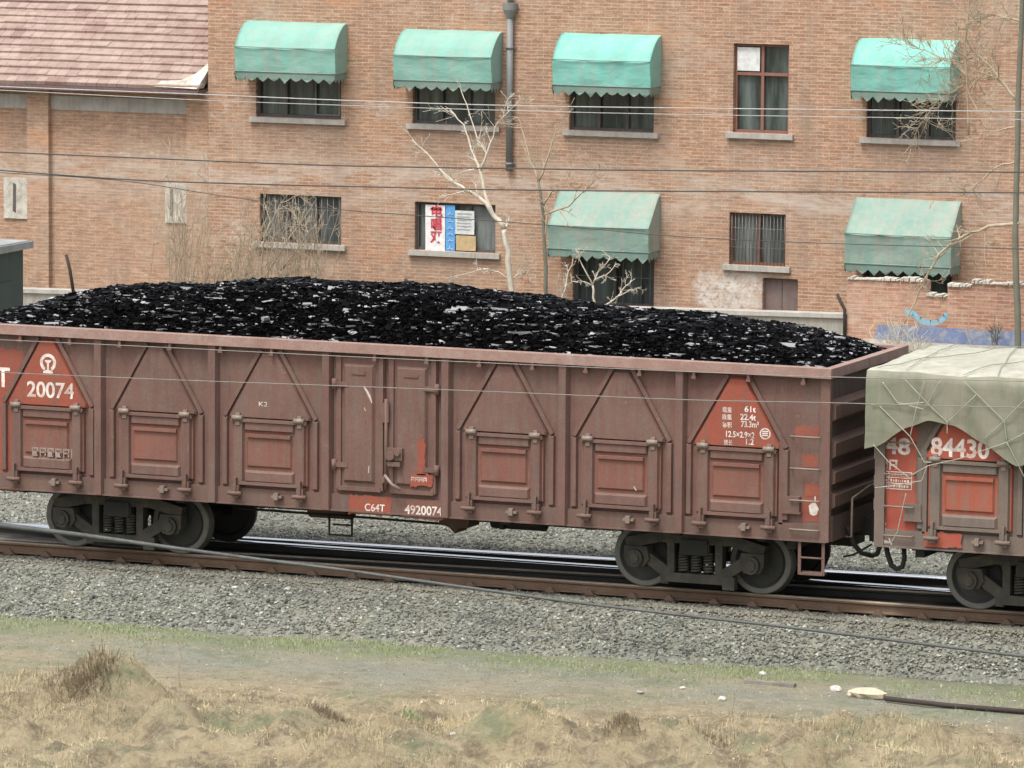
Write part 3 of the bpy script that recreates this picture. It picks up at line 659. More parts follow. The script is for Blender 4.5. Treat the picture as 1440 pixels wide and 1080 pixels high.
def wagon(name, X0, dr, label, P, orange_tri, ladder_end):
    X = lambda s: X0+dr*s
    W = thing(name, (X0+dr*LW/2, 1.5, 0), label, 'freight wagon')
    # shell
    for s, y in ((0, .09), (1, 2.88)):
        mb = MB(); mb.box(X(.02), X(LW-.02), y, y+.03, 1.0, 2.96); mb.build('side_wall', P['body'], W)
    mb = MB(); mb.box(X(.06), X(LW-.06), .13, 2.87, .98, 1.03); mb.build('floor', 'under', W)
    for s0 in (0, 1):
        e = (lambda s: X(s)) if s0 == 0 else (lambda s: X(LW-s))
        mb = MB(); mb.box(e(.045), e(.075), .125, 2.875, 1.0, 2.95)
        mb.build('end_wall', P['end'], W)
        for z, h in ((2.50, .15), (2.02, .15), (1.66, .12), (1.36, .13)):
            mb = MB(); x0, x1 = e(.045), e(-.045); n = 2.75
            mb.add([(x0, .13, z-h), (x1, .13, z-h*.55), (x1, .13, z+h*.55), (x0, .13, z+h), (x0, 2.87, z-h), (x1, 2.87, z-h*.55), (x1, 2.87, z+h*.55), (x0, 2.87, z+h)],
                   [(0,1,2,3),(7,6,5,4),(0,4,5,1),(1,5,6,2),(2,6,7,3)] if (s0 == 0) == (dr < 0) else [(3,2,1,0),(4,5,6,7),(1,5,4,0),(2,6,5,1),(3,7,6,2)])
            mb.build('end_rib', P['rib'], W)
        for ya in (.03, 2.88): mb = MB(); mb.box(e(-.0), e(.13), ya, ya+.09, .84, 2.935); mb.build('corner_post', P['post'], W)
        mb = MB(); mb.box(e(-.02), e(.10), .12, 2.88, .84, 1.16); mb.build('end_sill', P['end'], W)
        mb = MB(); mb.box(e(.08), e(-.18), 1.36, 1.64, .76, 1.0); mb.box(e(-.12), e(-.24), 1.28, 1.72, .70, 1.06); mb.box(e(-.22), e(-.31), 1.34, 1.56, .74, 1.03); mb.build('coupler', 'under', W)
        mb = MB(); mb.tube([(e(-.03), .62, .98), (e(-.08), .62, .90), (e(-.13), .66, .74), (e(-.2), .75, .62), (e(-.30), .86, .58)], .032, 8); mb.build('brake_hose', 'under', W)
    # top rim
    mb = MB(); mb.box(X(-.03), X(LW+.03), -.035, .135, 2.945, ZT); mb.box(X(-.03), X(LW+.03), 2.865, 3.035, 2.945, ZT)
    for a in (-.03, LW-.09): mb.box(X(a), X(a+.12), .135, 2.865, 2.94, ZT-.003)
    mb.build('top_rim', P['rim'], W)
    # sills and underframe
    for y in (.05, 2.85):
        mb = MB(); mb.box(X(.03), X(LW-.03), y, y+.10, ZB+.01, 1.055); mb.box(X(.03), X(LW-.03), y-.025, y+.11, ZB, ZB+.02); mb.build('side_sill', P['sill'], W)
    mb = MB(); mb.box(X(.1), X(LW-.1), 1.25, 1.75, .62, .97)
    for s in np.arange(.9, LW-.5, 1.18): mb.box(X(s), X(s+.12), .16, 2.84, .78, .97)
    mb.box(X(.5), X(.62), .2, 2.8, .7, .9)
    mb.build('underframe', 'under', W)
    # posts
    for s in POSTS:
        mb = MB(); x = X(s)
        mb.add([(x-.085,.09,.84),(x+.085,.09,.84),(x+.05,-.005,.84),(x-.05,-.005,.84),(x-.085,.09,2.944),(x+.085,.09,2.944),(x+.05,-.005,2.944),(x-.05,-.005,2.944)], [(3,2,6,7),(0,3,7,4),(2,1,5,6),(0,1,2,3)])
        mb.add([(x-.14,.086,.98),(x+.14,.086,.98),(x+.14,.086,2.94),(x-.14,.086,2.94)], [(0,1,2,3)])
        mb.build('side_post', P['post'], W)
    for k in range(17):
        s = .35+k*.745
        if min(abs(s-p) for p in POSTS) < .12: continue
        mb = MB(); x = X(s); mb.box(x-.018, x+.018, -.02, .07, 2.87, 2.945); mb.box(x-.03, x+.03, -.03, -.012, 2.85, 2.885); mb.build('tie_hook', P['post'], W)
    # panels
    for i, c in enumerate(DOORC):
        if c is None: continue
        x = X(c); tri = P['tri'] if i not in orange_tri else P['tri_orange']
        mb = MB(); mb.extr([(x-.60, 1.99), (x-.60, 2.03), (x-.10, 2.90), (x+.10, 2.90), (x+.60, 2.03), (x+.60, 1.99)], .035, .09, .035); mb.build('brace_panel', tri, W)
        for s in (-1, 1):
            mb = MB(); mb.bar((x+s*.665, 2.02), (x+s*.14, 2.92), .055, .048, .09); mb.build('brace_rib', P['post'], W)
            mb = MB(); mb.chamfer(x+s*.66-.045, x+s*.66+.045, 1.08, 2.0, .09, .045, .015); mb.build('door_post', P['post'], W)
        d = MB(); d.chamfer(x-.56, x+.56, 1.12, 1.965, .09, .05, .012)
        D = d.build('lower_door', P['door'], W)
        fr = MB(); fr.chamfer(x-.53, x-.37, 1.125, 1.96, .05, .012, .02); fr.chamfer(x+.37, x+.53, 1.125, 1.96, .05, .012, .02)
        fr.chamfer(x-.368, x+.368, 1.82, 1.955, .05, .016, .022); fr.chamfer(x-.368, x+.368, 1.13, 1.30, .05, .016, .03)
        fr.box(x-.55, x+.55, -.005, .05, 1.945, 1.985); fr.box(x-.50, x+.50, -.002, .05, 1.105, 1.145)
        fr.build('door_frame', P['post'], D)
        pn = MB(); pn.chamfer(x-.33, x+.33, 1.34, 1.78, .05, .025, .025); pn.box(x-.32, x+.32, -.004, .05, 1.745, 1.79); pn.build('door_panel', P['door'], D)
        for s in (-1, 1):
            kb = MB(); kb.cyl((x+s*.45-.075, .0, 1.995), (x+s*.45+.075, .0, 1.995), .036, 10); kb.box(x+s*.45-.03, x+s*.45+.03, 0, .06, 1.90, 2.06); kb.build('hinge', 'knob', D)
            lt = MB(); lt.box(x+s*.47-.05, x+s*.47+.05, -.03, .06, .93, 1.10); lt.cyl((x+s*.47-.10, -.04, .99), (x+s*.47+.10, -.04, .99), .028, 8); lt.box(x+s*.47-.018, x+s*.47+.018, -.05, .0, 1.02, 1.2); lt.build('latch', P['sill'], D)
        lv = MB(); lv.box(x+.05, x+.20, -.015, .05, .955, .985); lv.box(x+.09, x+.15, -.03, .05, .93, 1.02); lv.build('lever', 'knob', D)
    # centre doors
    a, b_ = POSTS[2]+.12, POSTS[3]-.12; mid = (a+b_)/2; sg = -dr
    lo, hi = (X(b_), X(a)) if dr < 0 else (X(a), X(b_)); xm = (lo+hi)/2
    for k, (x0, x1) in enumerate(((lo, xm-.02), (xm+.02, hi))):
        d = MB(); d.chamfer(x0, x1, 1.12, 2.9, .09, .055, .012); D = d.build('side_door', P['body'], W)
        pn = MB(); 
        pn.chamfer(x0+.12, x1-.14, 1.22, 2.80, .055, .018, .035); pn.box(x0+.25, x1-.27, .005, .04, 2.66, 2.70)
        pn.build('door_panel', P['tri'], D)
        fr = MB(); fr.box(x0+.02, x0+.09, .03, .07, 1.13, 2.89); fr.box(x1-.09, x1-.02, .03, .07, 1.13, 2.89); fr.box(x0+.05, x1-.05, .02, .07, 1.115, 1.17); fr.build('door_frame', P['post'], D)
        xh = x0 if k == 0 else x1
        for z in (1.45, 2.52):
            h = MB(); s = 1 if k == 0 else -1; h.cyl((xh, .02, z-.07), (xh, .02, z+.07), .035, 10); h.box(xh, xh+s*.20, .01, .05, z-.03, z+.03); h.build('hinge', P['post'], D)
    lk = MB(); lk.tube([(xm+.02, .0, 1.15), (xm+.02, .0, 2.36)], .024, 8); lk.box(xm-.05, xm+.06, -.02, .06, 2.05, 2.30); lk.box(xm-.04, xm+.06, -.02, .06, 1.25, 1.32)
    lk.build('lock_bar', P['post'], W)
    lk = MB(); lk.box(xm+.04, xm+.26, -.03, .02, 1.56, 1.72); lk.cyl((xm+.10, -.07, 1.62), (xm+.10, -.02, 1.62), .06, 12); lk.box(xm+.06, xm+.24, -.05, -.02, 1.48, 1.54); lk.cyl((xm+.2, -.06, 1.66), (xm+.2, -.02, 1.66), .04, 10); lk.build('door_latch', P['sill'], W)
    lk = MB(); lk.tube([(xm+.02, -.05, 1.36), (xm+.14, -.07, 1.24), (xm+.26, -.06, 1.18)], .022, 8); lk.build('door_handle', 'knob', W)
    # ladder and footstep at one end
    e = (lambda s: X(s)) if ladder_end == 0 else (lambda s: X(LW-s))
    for z in (2.18, 1.77, 1.36, .985): mb = MB(); mb.tube([(e(.52), .09, z), (e(.52), .0, z), (e(.13), .0, z), (e(.13), .09, z)], .012, 6); mb.build('ladder_rung', 'knob', W)
    mb = MB()
    for s in (.08, .40): mb.box(e(s)-.02, e(s)+.02, .06, .075, .40, .85)
    mb.box(e(.085), e(.395), .05, .22, .40, .43); mb.tube([(e(.08), .07, .62), (e(.40), .07, .62)], .014, 6); P is P1 and mb.build('footstep', P['sill'], W)
    mb = MB(); mb.box(e(.40), e(.62), .03, .09, 1.20, 1.40); mb.box(e(.38), e(.64), .02, .09, 1.18, 1.205); mb.build('card_holder', P['sill'], W)
    mb = MB(); mb.chamfer(e(.62), e(.70), 1.02, 2.1, .09, .05, .012); mb.build('door_post', P['post'], W)
    # brake gear under the floor
    cx = X(LW/2)
    mb = MB(); mb.extr([(cx+.55, .86), (cx+1.05, .86), (cx+.98, .60), (cx+.86, .60), (cx+.80, .52), (cx+.72, .60), (cx+.58, .64)], .75, 1.15); mb.build('brake_bracket', 'bogie_brown', W)
    mb = MB(); mb.cyl((cx+1.25, 1.0, .72), (cx+2.0, 1.0, .72), .13, 16); mb.box(cx+1.4, cx+1.46, .84, 1.16, .6, .95); mb.build('air_reservoir', 'under', W)
    mb = MB(); mb.cyl((cx-1.35, .9, .74), (cx-.75, .9, .74), .15, 16); mb.cyl((cx-.75, .9, .74), (cx-.45, .9, .74), .05, 10); mb.build('brake_cylinder', 'bogie_brown', W)
    mb = MB(); mb.tube([(cx-2.4, .8, .66), (cx-.4, .75, .655), (cx+.7, .8, .63)], .018, 6); mb.tube([(cx-.95, .6, .7), (cx-.95, .6, .42), (cx-.62, .6, .42), (cx-.62, .6, .7)], .018, 6); mb.tube([(cx-.9, .6, .56), (cx-.62, .6, .56)], .014, 6); mb.tube([(cx+1.9, .9, .7), (cx+3.0, .9, .74)], .02, 6); mb.build('brake_rod', 'under', W)
    bogie(W, X(1.97)); bogie(W, X(LW-2.27))
    return W, X
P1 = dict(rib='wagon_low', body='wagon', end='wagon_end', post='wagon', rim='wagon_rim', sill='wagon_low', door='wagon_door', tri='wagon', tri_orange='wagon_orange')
P2 = dict(rib='wagon2', body='wagon2', end='wagon2', post='wagon2', rim='wagon2', sill='wagon2', door='wagon2_door', tri='wagon2', tri_orange='wagon2_orange')
W1, X1 = wagon('freight_wagon', -.05, -1, 'maroon open wagon numbered 20074 heaped with black coal', P1, (0, 6), 0)
W2, X2 = wagon('freight_wagon', .56, 1, 'red and grey open wagon numbered 84430 under an olive tarpaulin', P2, (0,), 0)

def patch(W, name, mat, px0, py0, px1, py1, Y):
    a, b_ = at(px0, py1, Y=Y), at(px1, py0, Y=Y); mb = MB(); rr = random.Random(int(px0*7+py0)); P_ = []
    cs = [(a.x, a.z), (b_.x, a.z), (b_.x, b_.z), (a.x, b_.z)]
    for (x0, z0), (x1, z1) in zip(cs, cs[1:]+cs[:1]):
        n = max(2, int(math.hypot(x1-x0, z1-z0)/.035))
        for i in range(n): P_.append((x0+(x1-x0)*i/n+rr.gauss(0, .008), z0+(z1-z0)*i/n+rr.gauss(0, .010)))
    mb.add([(x, Y, z) for x, z in P_], [tuple(range(len(P_)))])
    return mb.build(name, mat, W)
def letters(W, s, h, px, py, Y, px1=None, mat='white', bold=.018, **k):
    """lettering h metres tall from a baseline point of the photo; px1 fixes its right end"""
    a = at(px, py, Y=Y); o = text_mesh(W, s, h*1.02 if ord(s[0]) > 999 else h/.70, a.x, Y, a.z, mat, bold=bold, **k)
    if px1:
        xs = [v.co.x for v in o.data.vertices]; w0 = max(xs)-min(xs); w1 = at(px1, py, Y=Y).x-a.x; x0 = a.x-world_loc(W).x
        for v in o.data.vertices: v.co.x = x0+(v.co.x-min(xs))*w1/w0
    return o
def smallprint(W, px0, px1, py0, py1, Y, mat):
    a, b_ = at(px0, py0, Y=Y), at(px1, py1, Y=Y); mb = MB(); x = a.x; h = (b_.z-a.z)
    while x < b_.x-.03:
        w_ = h*.8; q = lambda u0, u1, v0, v1: mb.add([(x+u0*w_, Y, a.z+v0*h), (x+u1*w_, Y, a.z+v0*h), (x+u1*w_, Y, a.z+v1*h), (x+u0*w_, Y, a.z+v1*h)], [(0, 1, 2, 3)])
        q(0, .16, 0, 1); q(.16, .9, R_.choice((.0, .4)), R_.choice((.55, .6))); q(.2, 1, .82, 1); q(.75, .95, .1, .8)
        x += w_*1.2
    return mb.build('small_print', mat, W)
# first wagon
letters(W1, '20074', .205, 38, 557, .032, 104, bold=.02)
a = at(67.5, 510, Y=.032); mb = MB()       # railway emblem: open ring round a rail section
for k in range(28):
    t0, t1 = math.radians(-62+k*304/28), math.radians(-62+(k+1)*304/28)
    r0, r1 = .078, .122
    mb.add([(a.x+r*math.cos(t), .032, a.z+r*math.sin(t)) for r, t in ((r0, t0), (r1, t0), (r1, t1), (r0, t1))], [(0, 1, 2, 3)])
e = lambda pts: mb.add([(a.x+x, .032, a.z+z) for x, z in pts], [tuple(range(len(pts)))])
e([(-.052, .035), (-.04, .008), (-.016, -.006), (.016, -.006), (.04, .008), (.052, .035)]); e([(-.015, -.1), (.015, -.1), (.015, -.006), (-.015, -.006)])
e([(-.075, -.145), (.075, -.145), (.07, -.115), (.02, -.098), (-.02, -.098), (-.07, -.115)])
mb.build('railway_emblem', 'white', W1)
for s_, px, py, p1 in (('载重', 1016, 579, 1029), ('自重', 1016, 589, 1029), ('容积', 1016, 600, 1029), ('换长', 1018, 625, 1030),
                       ('61t', 1047, 579, 1063), ('22.4t', 1041, 590, 1063), ('73.3m³', 1042, 600, 1067), ('12.5×2.9×2', 1021, 614, 1061), ('1.2', 1049, 625, 1060)):
    letters(W1, s_, .075, px, py, .032, p1, bold=.012 if ord(s_[0]) > 999 else .02)
a = at(1076, 610, Y=.032); mb = MB()
for k in range(20):
    t0, t1 = 2*PI*k/20, 2*PI*(k+1)/20
    mb.add([(a.x+r*math.cos(t), .032, a.z+r*math.sin(t)) for r, t in ((.058, t0), (.074, t0), (.074, t1), (.058, t1))], [(0, 1, 2, 3)])
for z in (-.022, .004, .03): mb.add([(a.x-.04, .032, a.z+z-.008), (a.x+.04, .032, a.z+z-.008), (a.x+.04, .032, a.z+z+.008), (a.x-.04, .032, a.z+z+.008)], [(0, 1, 2, 3)])
mb.build('round_mark', 'white', W1)
patch(W1, 'paint_patch', 'wagon_orange', -60, 492, 33, 686, .0875)
letters(W1, 'C64T', .26, -58, 540, .085, 14, bold=.02)
patch(W1, 'paint_patch', 'wagon_orange', 491, 699, 550, 722, .046); patch(W1, 'paint_patch', 'wagon_door', 566, 706, 624, 729, .046)
letters(W1, 'C64T', .095, 513, 718, .044, 541, bold=.012); letters(W1, '4920074', .115, 569, 722, .044, 622, bold=.02)
patch(W1, 'paint_patch', 'wagon_orange', 586, 617, 598, 668, .0165); patch(W1, 'paint_patch', 'wagon_orange', 577, 667, 608, 683, .0165)
smallprint(W1, 578, 602, 677, 672, .0145, 'white')
for q_ in ((1119, 600, 1152, 614), (1128, 641, 1152, 656), (1132, 680, 1154, 698), (1128, 699, 1154, 733)): patch(W1, 'paint_patch', 'wagon_orange', *q_, .087)
letters(W1, '1', .085, 1143, 707, .0845)
a = at(1144, 716, Y=.0845); mb = MB(); mb.add([(a.x+.06*math.cos(k*PI/7)*(1+.2*(k % 3 == 0)), .0845, a.z+.085*math.sin(k*PI/7)) for k in range(14)], [tuple(range(14))]); mb.build('round_mark', 'white', W1)
smallprint(W1, 45, 103, 641, 632, .0225, 'grey_letter')
a = at(370, 569, Y=.032); letters(W1, 'K2', .06, 364, 571, .032, 376, bold=.0)
def scrape(W, pts, Y, w_):
    p = [at(x, y, Y=Y) for x, y in pts]; mb = MB()
    for i in range(len(p)-1):
        d = (p[i+1]-p[i]).normalized(); n_ = Vector((-d.z, 0, d.x))
        w0, w1 = w_*(.3+.7*math.sin(PI*i/(len(p)-1))), w_*(.3+.7*math.sin(PI*(i+1)/(len(p)-1)))
        mb.add([p[i]-n_*w0, p[i]+n_*w0, p[i+1]+n_*w1, p[i+1]-n_*w1], [(0, 1, 2, 3)])
    mb.build('paint_scrape', 'scratch', W)
scrape(W1, [(511, 543), (516, 550), (520, 558), (523, 567)], .0165, .018); scrape(W1, [(512, 573), (514, 578)], .0165, .02); scrape(W1, [(519, 655), (518, 665)], .0165, .02)
scrape(W1, [(929, 700), (927, 712), (925, 722)], .088, .02); scrape(W1, [(886, 633), (893, 635)], .0235, .012); scrape(W1, [(891, 684), (895, 690)], .0235, .022)
# second wagon
patch(W2, 'paint_patch', 'wagon2_orange', 1237, 600, 1289, 766, .0875)
letters(W2, '48', .20, 1244, 637, .085, 1280, bold=.025); letters(W2, '84430', .225, 1309, 640, .032, 1391, bold=.025)
smallprint(W2, 1237, 1267, 660, 647, .085, 'white')
a, b_ = at(1235, 686, Y=.085), at(1282, 665, Y=.085); mb = MB(); q4 = lambda x0, x1, z0, z1: mb.add([(x0, .085, z0), (x1, .085, z0), (x1, .085, z1), (x0, .085, z1)], [(0, 1, 2, 3)])
for k in range(4): z = a.z+(b_.z-a.z)*k/3; q4(a.x, b_.x, z-.006, z+.006)
for k in (0, .32, 1): x = a.x+(b_.x-a.x)*k; q4(x-.006, x+.006, a.z, b_.z)
for r_ in range(3):
    x = a.x+.03
    while x < b_.x-.05:
        w_ = R_.uniform(.012, .032); z = a.z+(b_.z-a.z)*(r_+.28)/3; q4(x, x+w_, z, z+R_.uniform(.02, .036)); x += w_+.014
mb.build('inspection_table', 'white', W2)
letters(W2, '2', .085, 1240, 743, .085); scrape(W2, [(1228, 764), (1240, 761), (1252, 763)], .045, .03); scrape(W2, [(1250, 757), (1254, 766)], .045, .03)
patch(W2, 'paint_patch', 'wagon2_orange', 1300, 751, 1352, 768, .022)

# coal heap of the first wagon: angular lumps, pale ones painted as glints, over a black core
m, t, b = new_mat('black_coal_painted_glints'); s = NB(t)
a_ = s.n('ShaderNodeAttribute', attribute_name='rnd')
s.l(s.ramp(a_.outputs['Fac'], [(0, (.002, .002, .0022)), (.925, (.003, .003, .0033)), (.94, (.10, .10, .105)), (1, (.38, .38, .39))]), b.inputs['Base Color']); b.inputs['Specular IOR Level'].default_value = .04  # pale end of the ramp paints glints into the lump colour
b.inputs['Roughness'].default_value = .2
MT['coal'] = m
HP = [(0, -.02), (.15, .08), (.45, .24), (1.0, .38), (2.2, .47), (3.6, .53), (5.0, .63), (6.4, .71), (8.2, .70), (9.6, .58), (10.6, .50), (11.4, .36), (12.1, .16), (12.52, -.04)]
def lerp_tab(T, s):
    for (a, p), (b_, q) in zip(T, T[1:]):
        if s <= b_: k = (s-a)/(b_-a); k = k*k*(3-2*k)*.5+k*.5; return p+(q-p)*k
    return T[-1][1]
def coal_z(x, y):
    v_ = min(1, abs((y-1.5)/1.38)); s_ = -x-.07; h = lerp_tab(HP, s_); h = h*(1-v_**2.3) if h > 0 else h
    return 3.0+h+(noise.noise(Vector((x*1.2, y*1.4, 4)))*.05+noise.noise(Vector((x*4, y*4.5, 7)))*.03)*min(1, (1-v_)*6+.15)
xs = np.arange(-12.53, -.13, .06); ys = np.arange(.125, 2.885, .06)
V = np.array([(x, y, coal_z(x, y)-.01) for y in ys for x in xs]); nx = len(xs)
I, J = np.meshgrid(np.arange(nx-1), np.arange(len(ys)-1)); q = (J*nx+I).ravel(); F4 = np.stack([q, q+1, q+nx+1, q+nx], 1)
F0 = np.concatenate([F4[:, [0, 1, 2]], F4[:, [0, 2, 3]]]); r0 = np.full(len(F0), .3)
P = []
for k in range(40000):
    x, y = R_.uniform(-12.48, -.18), R_.uniform(.17, 2.82); P.append((x, y, coal_z(x, y)))
P = np.array(P); n = len(P)
sz = rng.uniform(.010, .032, (n, 1, 1))*np.where(rng.uniform(0, 1, (n, 1, 1)) > .95, 1.7, 1); sc = sz*np.stack([rng.uniform(1.2, 2.4, n), rng.uniform(.8, 1.3, n), rng.uniform(.5, .9, n)], 1)[:, None, :]
CUB = np.array([(x, y, z) for z in (-1, 1) for y in (-1, 1) for x in (-1, 1)], float); CF = np.array([(0,2,3),(0,3,1),(4,5,7),(4,7,6),(0,1,5),(0,5,4),(2,6,7),(2,7,3),(0,4,6),(0,6,2),(1,3,7),(1,7,5)])
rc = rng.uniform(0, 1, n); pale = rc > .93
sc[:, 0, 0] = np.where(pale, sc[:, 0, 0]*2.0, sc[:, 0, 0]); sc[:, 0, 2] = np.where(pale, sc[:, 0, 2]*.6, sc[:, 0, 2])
v = CUB[None]*.8*rng.uniform(.55, 1.15, (n, 8, 3))*sc
an, ti, tj = rng.normal(0, .35, n), rng.normal(.1, .3, n), np.where(pale, .4, 1)*rng.normal(0, .16, n)
x, y, z = v[..., 0], v[..., 1], v[..., 2]
ct, st_ = np.cos(ti)[:, None], np.sin(ti)[:, None]; y, z = y*ct-z*st_, y*st_+z*ct
ct, st_ = np.cos(tj)[:, None], np.sin(tj)[:, None]; x, z = x*ct-z*st_, x*st_+z*ct
ct, st_ = np.cos(an)[:, None], np.sin(an)[:, None]; x, y = x*ct-y*st_, x*st_+y*ct
v = np.stack([x, y, z], -1)+P[:, None, :]
VV = np.concatenate([V, v.reshape(-1, 3)]); FF = np.concatenate([F0, (CF[None]+np.arange(n)[:, None, None]*8).reshape(-1, 3)+len(V)])
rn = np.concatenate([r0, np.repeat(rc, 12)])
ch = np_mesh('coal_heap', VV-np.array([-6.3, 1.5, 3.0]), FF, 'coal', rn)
ch.location = (-6.3, 1.5, 3.0); tag(ch, 'long heap of black coal with painted glints piled above the rim of the maroon wagon', 'coal')

# tarpaulin of the second wagon and the rope net over it
def hem(x):     # how far the tarpaulin hangs down the side, along the wagon
    T = [(.40, .98), (.62, .93), (1.05, .66), (1.32, .56), (1.62, .60), (2.0, .80), (2.5, 1.08), (3.2, .70), (4.2, .62), (5.2, 1.0), (6.2, .6), (8, .9), (10, .6), (12, .9), (13.3, .95)]
    return lerp_tab(T, x)
NX, prof = 260, []
xs = [.47+i*12.75/NX for i in range(NX+1)]
vs, rows = [], 0
for x in xs:
    col = []
    ex = min(1, (x-.47)/.35, (13.22-x)/.35)
    sag = .025*noise.noise(Vector((x*1.1, 0, 3)))
    for k in range(12):                                    # hanging front, hem upwards
        z = 3.06-hem(x)*(1-k/12); y = -.085-.045*noise.noise(Vector((x*2.0+z*.8, z*.7, 1)))-.075*abs(noise.noise(Vector((x*3.4+z*2.1, z*.3, 4))))*(1.1-k/12)-.015*math.sin(x*5+z*4)*(1-k/12)-.015
        col.append((x, y, z))
    for k in range(25):                                    # over the top
        u = k/24; y = -.06+u*3.12
        z = 3.085+.055*math.sin(PI*u)**.5*(.55+.45*ex)+sag+.045*noise.noise(Vector((x*1.4, y*1.4, 5)))+.03*abs(noise.noise(Vector((x*2.6+y, y*.8, 8))))+.012*noise.noise(Vector((x*4, y*4, 5)))-.02*(1-ex)
        col.append((x, y, z))
    for k in range(1, 7): col.append((x, 3.075, 3.06-.7*k/6))
    vs += col; rows = len(col)
# the end flap, folded down over the near end wall
mb = MB(); mb.v = vs
for i in range(NX):
    for k in range(rows-1):
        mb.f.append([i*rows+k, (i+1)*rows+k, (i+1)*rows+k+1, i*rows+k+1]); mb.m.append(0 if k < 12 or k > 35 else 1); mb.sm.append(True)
def flap(x, dx):
    n = 24; base = len(mb.v); src = 0 if dx < 0 else NX
    for k in range(12, 37):
        p = vs[src*rows+k]
        for j in range(6): mb.v.append((x+dx*(.01+.012*noise.noise(Vector((p[1]*2, j*.5, 2)))+.004*j), p[1], p[2]-.62*j/5))
    for k in range(24):
        for j in range(5):
            a_ = base+k*6+j; mb.f.append([a_, a_+6, a_+7, a_+1] if dx < 0 else [a_, a_+1, a_+7, a_+6]); mb.m.append(0); mb.sm.append(True)
flap(.47, -1); flap(xs[-1], 1)
tp = mb.build('tarpaulin', ['tarp', 'tarp_top'], origin=(6.85, 1.5, 3.06)); tag(tp, 'olive tarpaulin with paler top draped over the right hand wagon', 'tarpaulin')
mb = MB()
def surf(x):
    return lambda z: -.105-.02*noise.noise(Vector((x*2.2, z*1.2, 1)))
def rope(pts, r=.0062):
    P_ = []
    for (x0, y0), (x1, y1) in zip(pts, pts[1:]):
        n = 8
        for i in range(n): 
            p = at(x0+(x1-x0)*i/n, y0+(y1-y0)*i/n, Y=-.15); P_.append(p)
    P_.append(at(*pts[-1], Y=-.15)); mb.tube(P_, r, 5)
for pts in ([(1241, 537), (1262, 566), (1300, 576)], [(1271, 532), (1312, 575), (1332, 594), (1332, 610)], [(1355, 536), (1412, 592), (1416, 620)], [(1237, 571), (1280, 614), (1300, 650), (1310, 650)],
            [(1332, 594), (1373, 555)], [(1228, 625), (1250, 650), (1284, 676)], [(1282, 668), (1305, 655), (1350, 645), (1416, 622), (1450, 604)], [(1383, 618), (1412, 592), (1450, 552)],
            [(1300, 575), (1322, 536)], [(1230, 686), (1250, 684), (1296, 676), (1304, 655)], [(1274, 694), (1268, 720), (1262, 748), (1254, 762)], [(1225, 569), (1262, 569), (1300, 566)], [(1280, 614), (1288, 576), (1300, 536)], [(1450, 690), (1416, 622)]): rope(pts)
# ropes run on over the top of the load
for x0, x1 in ((.62, 1.6), (1.0, .7), (1.75, 2.7), (2.2, 1.5), (2.7, 3.4)):
    P_ = []
    for i in range(25):
        u = i/24; x = x0+(x1-x0)*u; y = -.07+u*3.14; sag = .025*noise.noise(Vector((x*1.1, 0, 3)))
        P_.append((x, y, 3.115+.055*math.sin(PI*u)**.5+sag+.045*noise.noise(Vector((x*1.4, y*1.4, 5)))))
    mb.tube(P_, .006, 5)
tag(mb.build('rope_net', 'rope', origin=(2.0, 0, 3.06)), 'pale rope net lashed over the olive tarpaulin', 'rope net')
# black hose loop hanging below the corner of the second wagon
mb = MB(); p = [at(x, y, Y=.3) for x, y in ((1246, 768), (1249, 782), (1254, 795), (1261, 800), (1269, 797), (1272, 784), (1271, 768))]; mb.tube(p, .034, 8)
mb.build('brake_hose', 'under', W2)
mb = MB(); p = [at(x, y, Y=1.0) for x, y in ((1186, 783), (1200, 780), (1215, 772), (1226, 765))]; mb.tube(p, .014, 6); mb.build('uncoupling_chain', 'under', W1)
mb = MB(); mb.tube([(.02, .5, .86), (.10, .5, .86), (.10, .5, 1.36), (.10, 1.2, 1.44), (.10, 2.2, 1.40)], .016, 6); mb.build('end_handrail', 'wagon2', W1)

# ------------------------------------------------------------------ brick building behind
BY = 40.0
def holed_wall(mb, x0, x1, z0, z1, y, holes, depth):
    xs = sorted({x0, x1, *[h[0] for h in holes], *[h[1] for h in holes]}); zs = sorted({z0, z1, *[h[2] for h in holes], *[h[3] for h in holes]})
    for a, b_ in zip(xs, xs[1:]):
        for c, d in zip(zs, zs[1:]):
            mx, mz = (a+b_)/2, (c+d)/2
            if any(h[0] < mx < h[1] and h[2] < mz < h[3] for h in holes): continue
            mb.add([(a, y, c), (b_, y, c), (b_, y, d), (a, y, d)], [(0, 1, 2, 3)])
    for a, b_, c, d in holes:
        q = y+depth
        mb.add([(a,y,c),(b_,y,c),(b_,y,d),(a,y,d),(a,q,c),(b_,q,c),(b_,q,d),(a,q,d)], [(0,4,5,1),(3,2,6,7),(0,3,7,4),(1,5,6,2)])
WIN = dict(W1=(-26.82, -24.87, 2.82, 4.25), W2=(-23.25, -21.40, 2.80, 4.25), W3=(-19.76, -17.91, 2.79, 4.25), W4=(-16.20, -15.01, 2.86, 4.66), W5=(-13.35, -11.48, 2.86, 4.3),
           L1=(-26.73, -24.86, .20, 1.21), L2=(-23.19, -21.38, .18, 1.18), L3=(-19.66, -17.87, -.78, 1.0), L4=(-16.25, -15.04, .18, 1.24), L5=(-13.4, -11.5, -.3, 1.0), D=(-15.52, -14.76, -1.9, -.06))
B = thing('brick_building', (-9, BY, -2.6), 'long two storey red brick building with awnings behind the train', 'building')
mb = MB(); holed_wall(mb, -27.93, 14, -2.6, 8.2, BY, list(WIN.values()), .2)
mb.add([(-27.93,BY,-2.6),(-27.93,BY+11,-2.6),(-27.93,BY+11,8.2),(-27.93,BY,8.2),(14,BY,-2.6),(14,BY+11,-2.6),(14,BY+11,8.2),(14,BY,8.2)], [(1,0,3,2),(4,5,6,7),(5,1,2,6)])
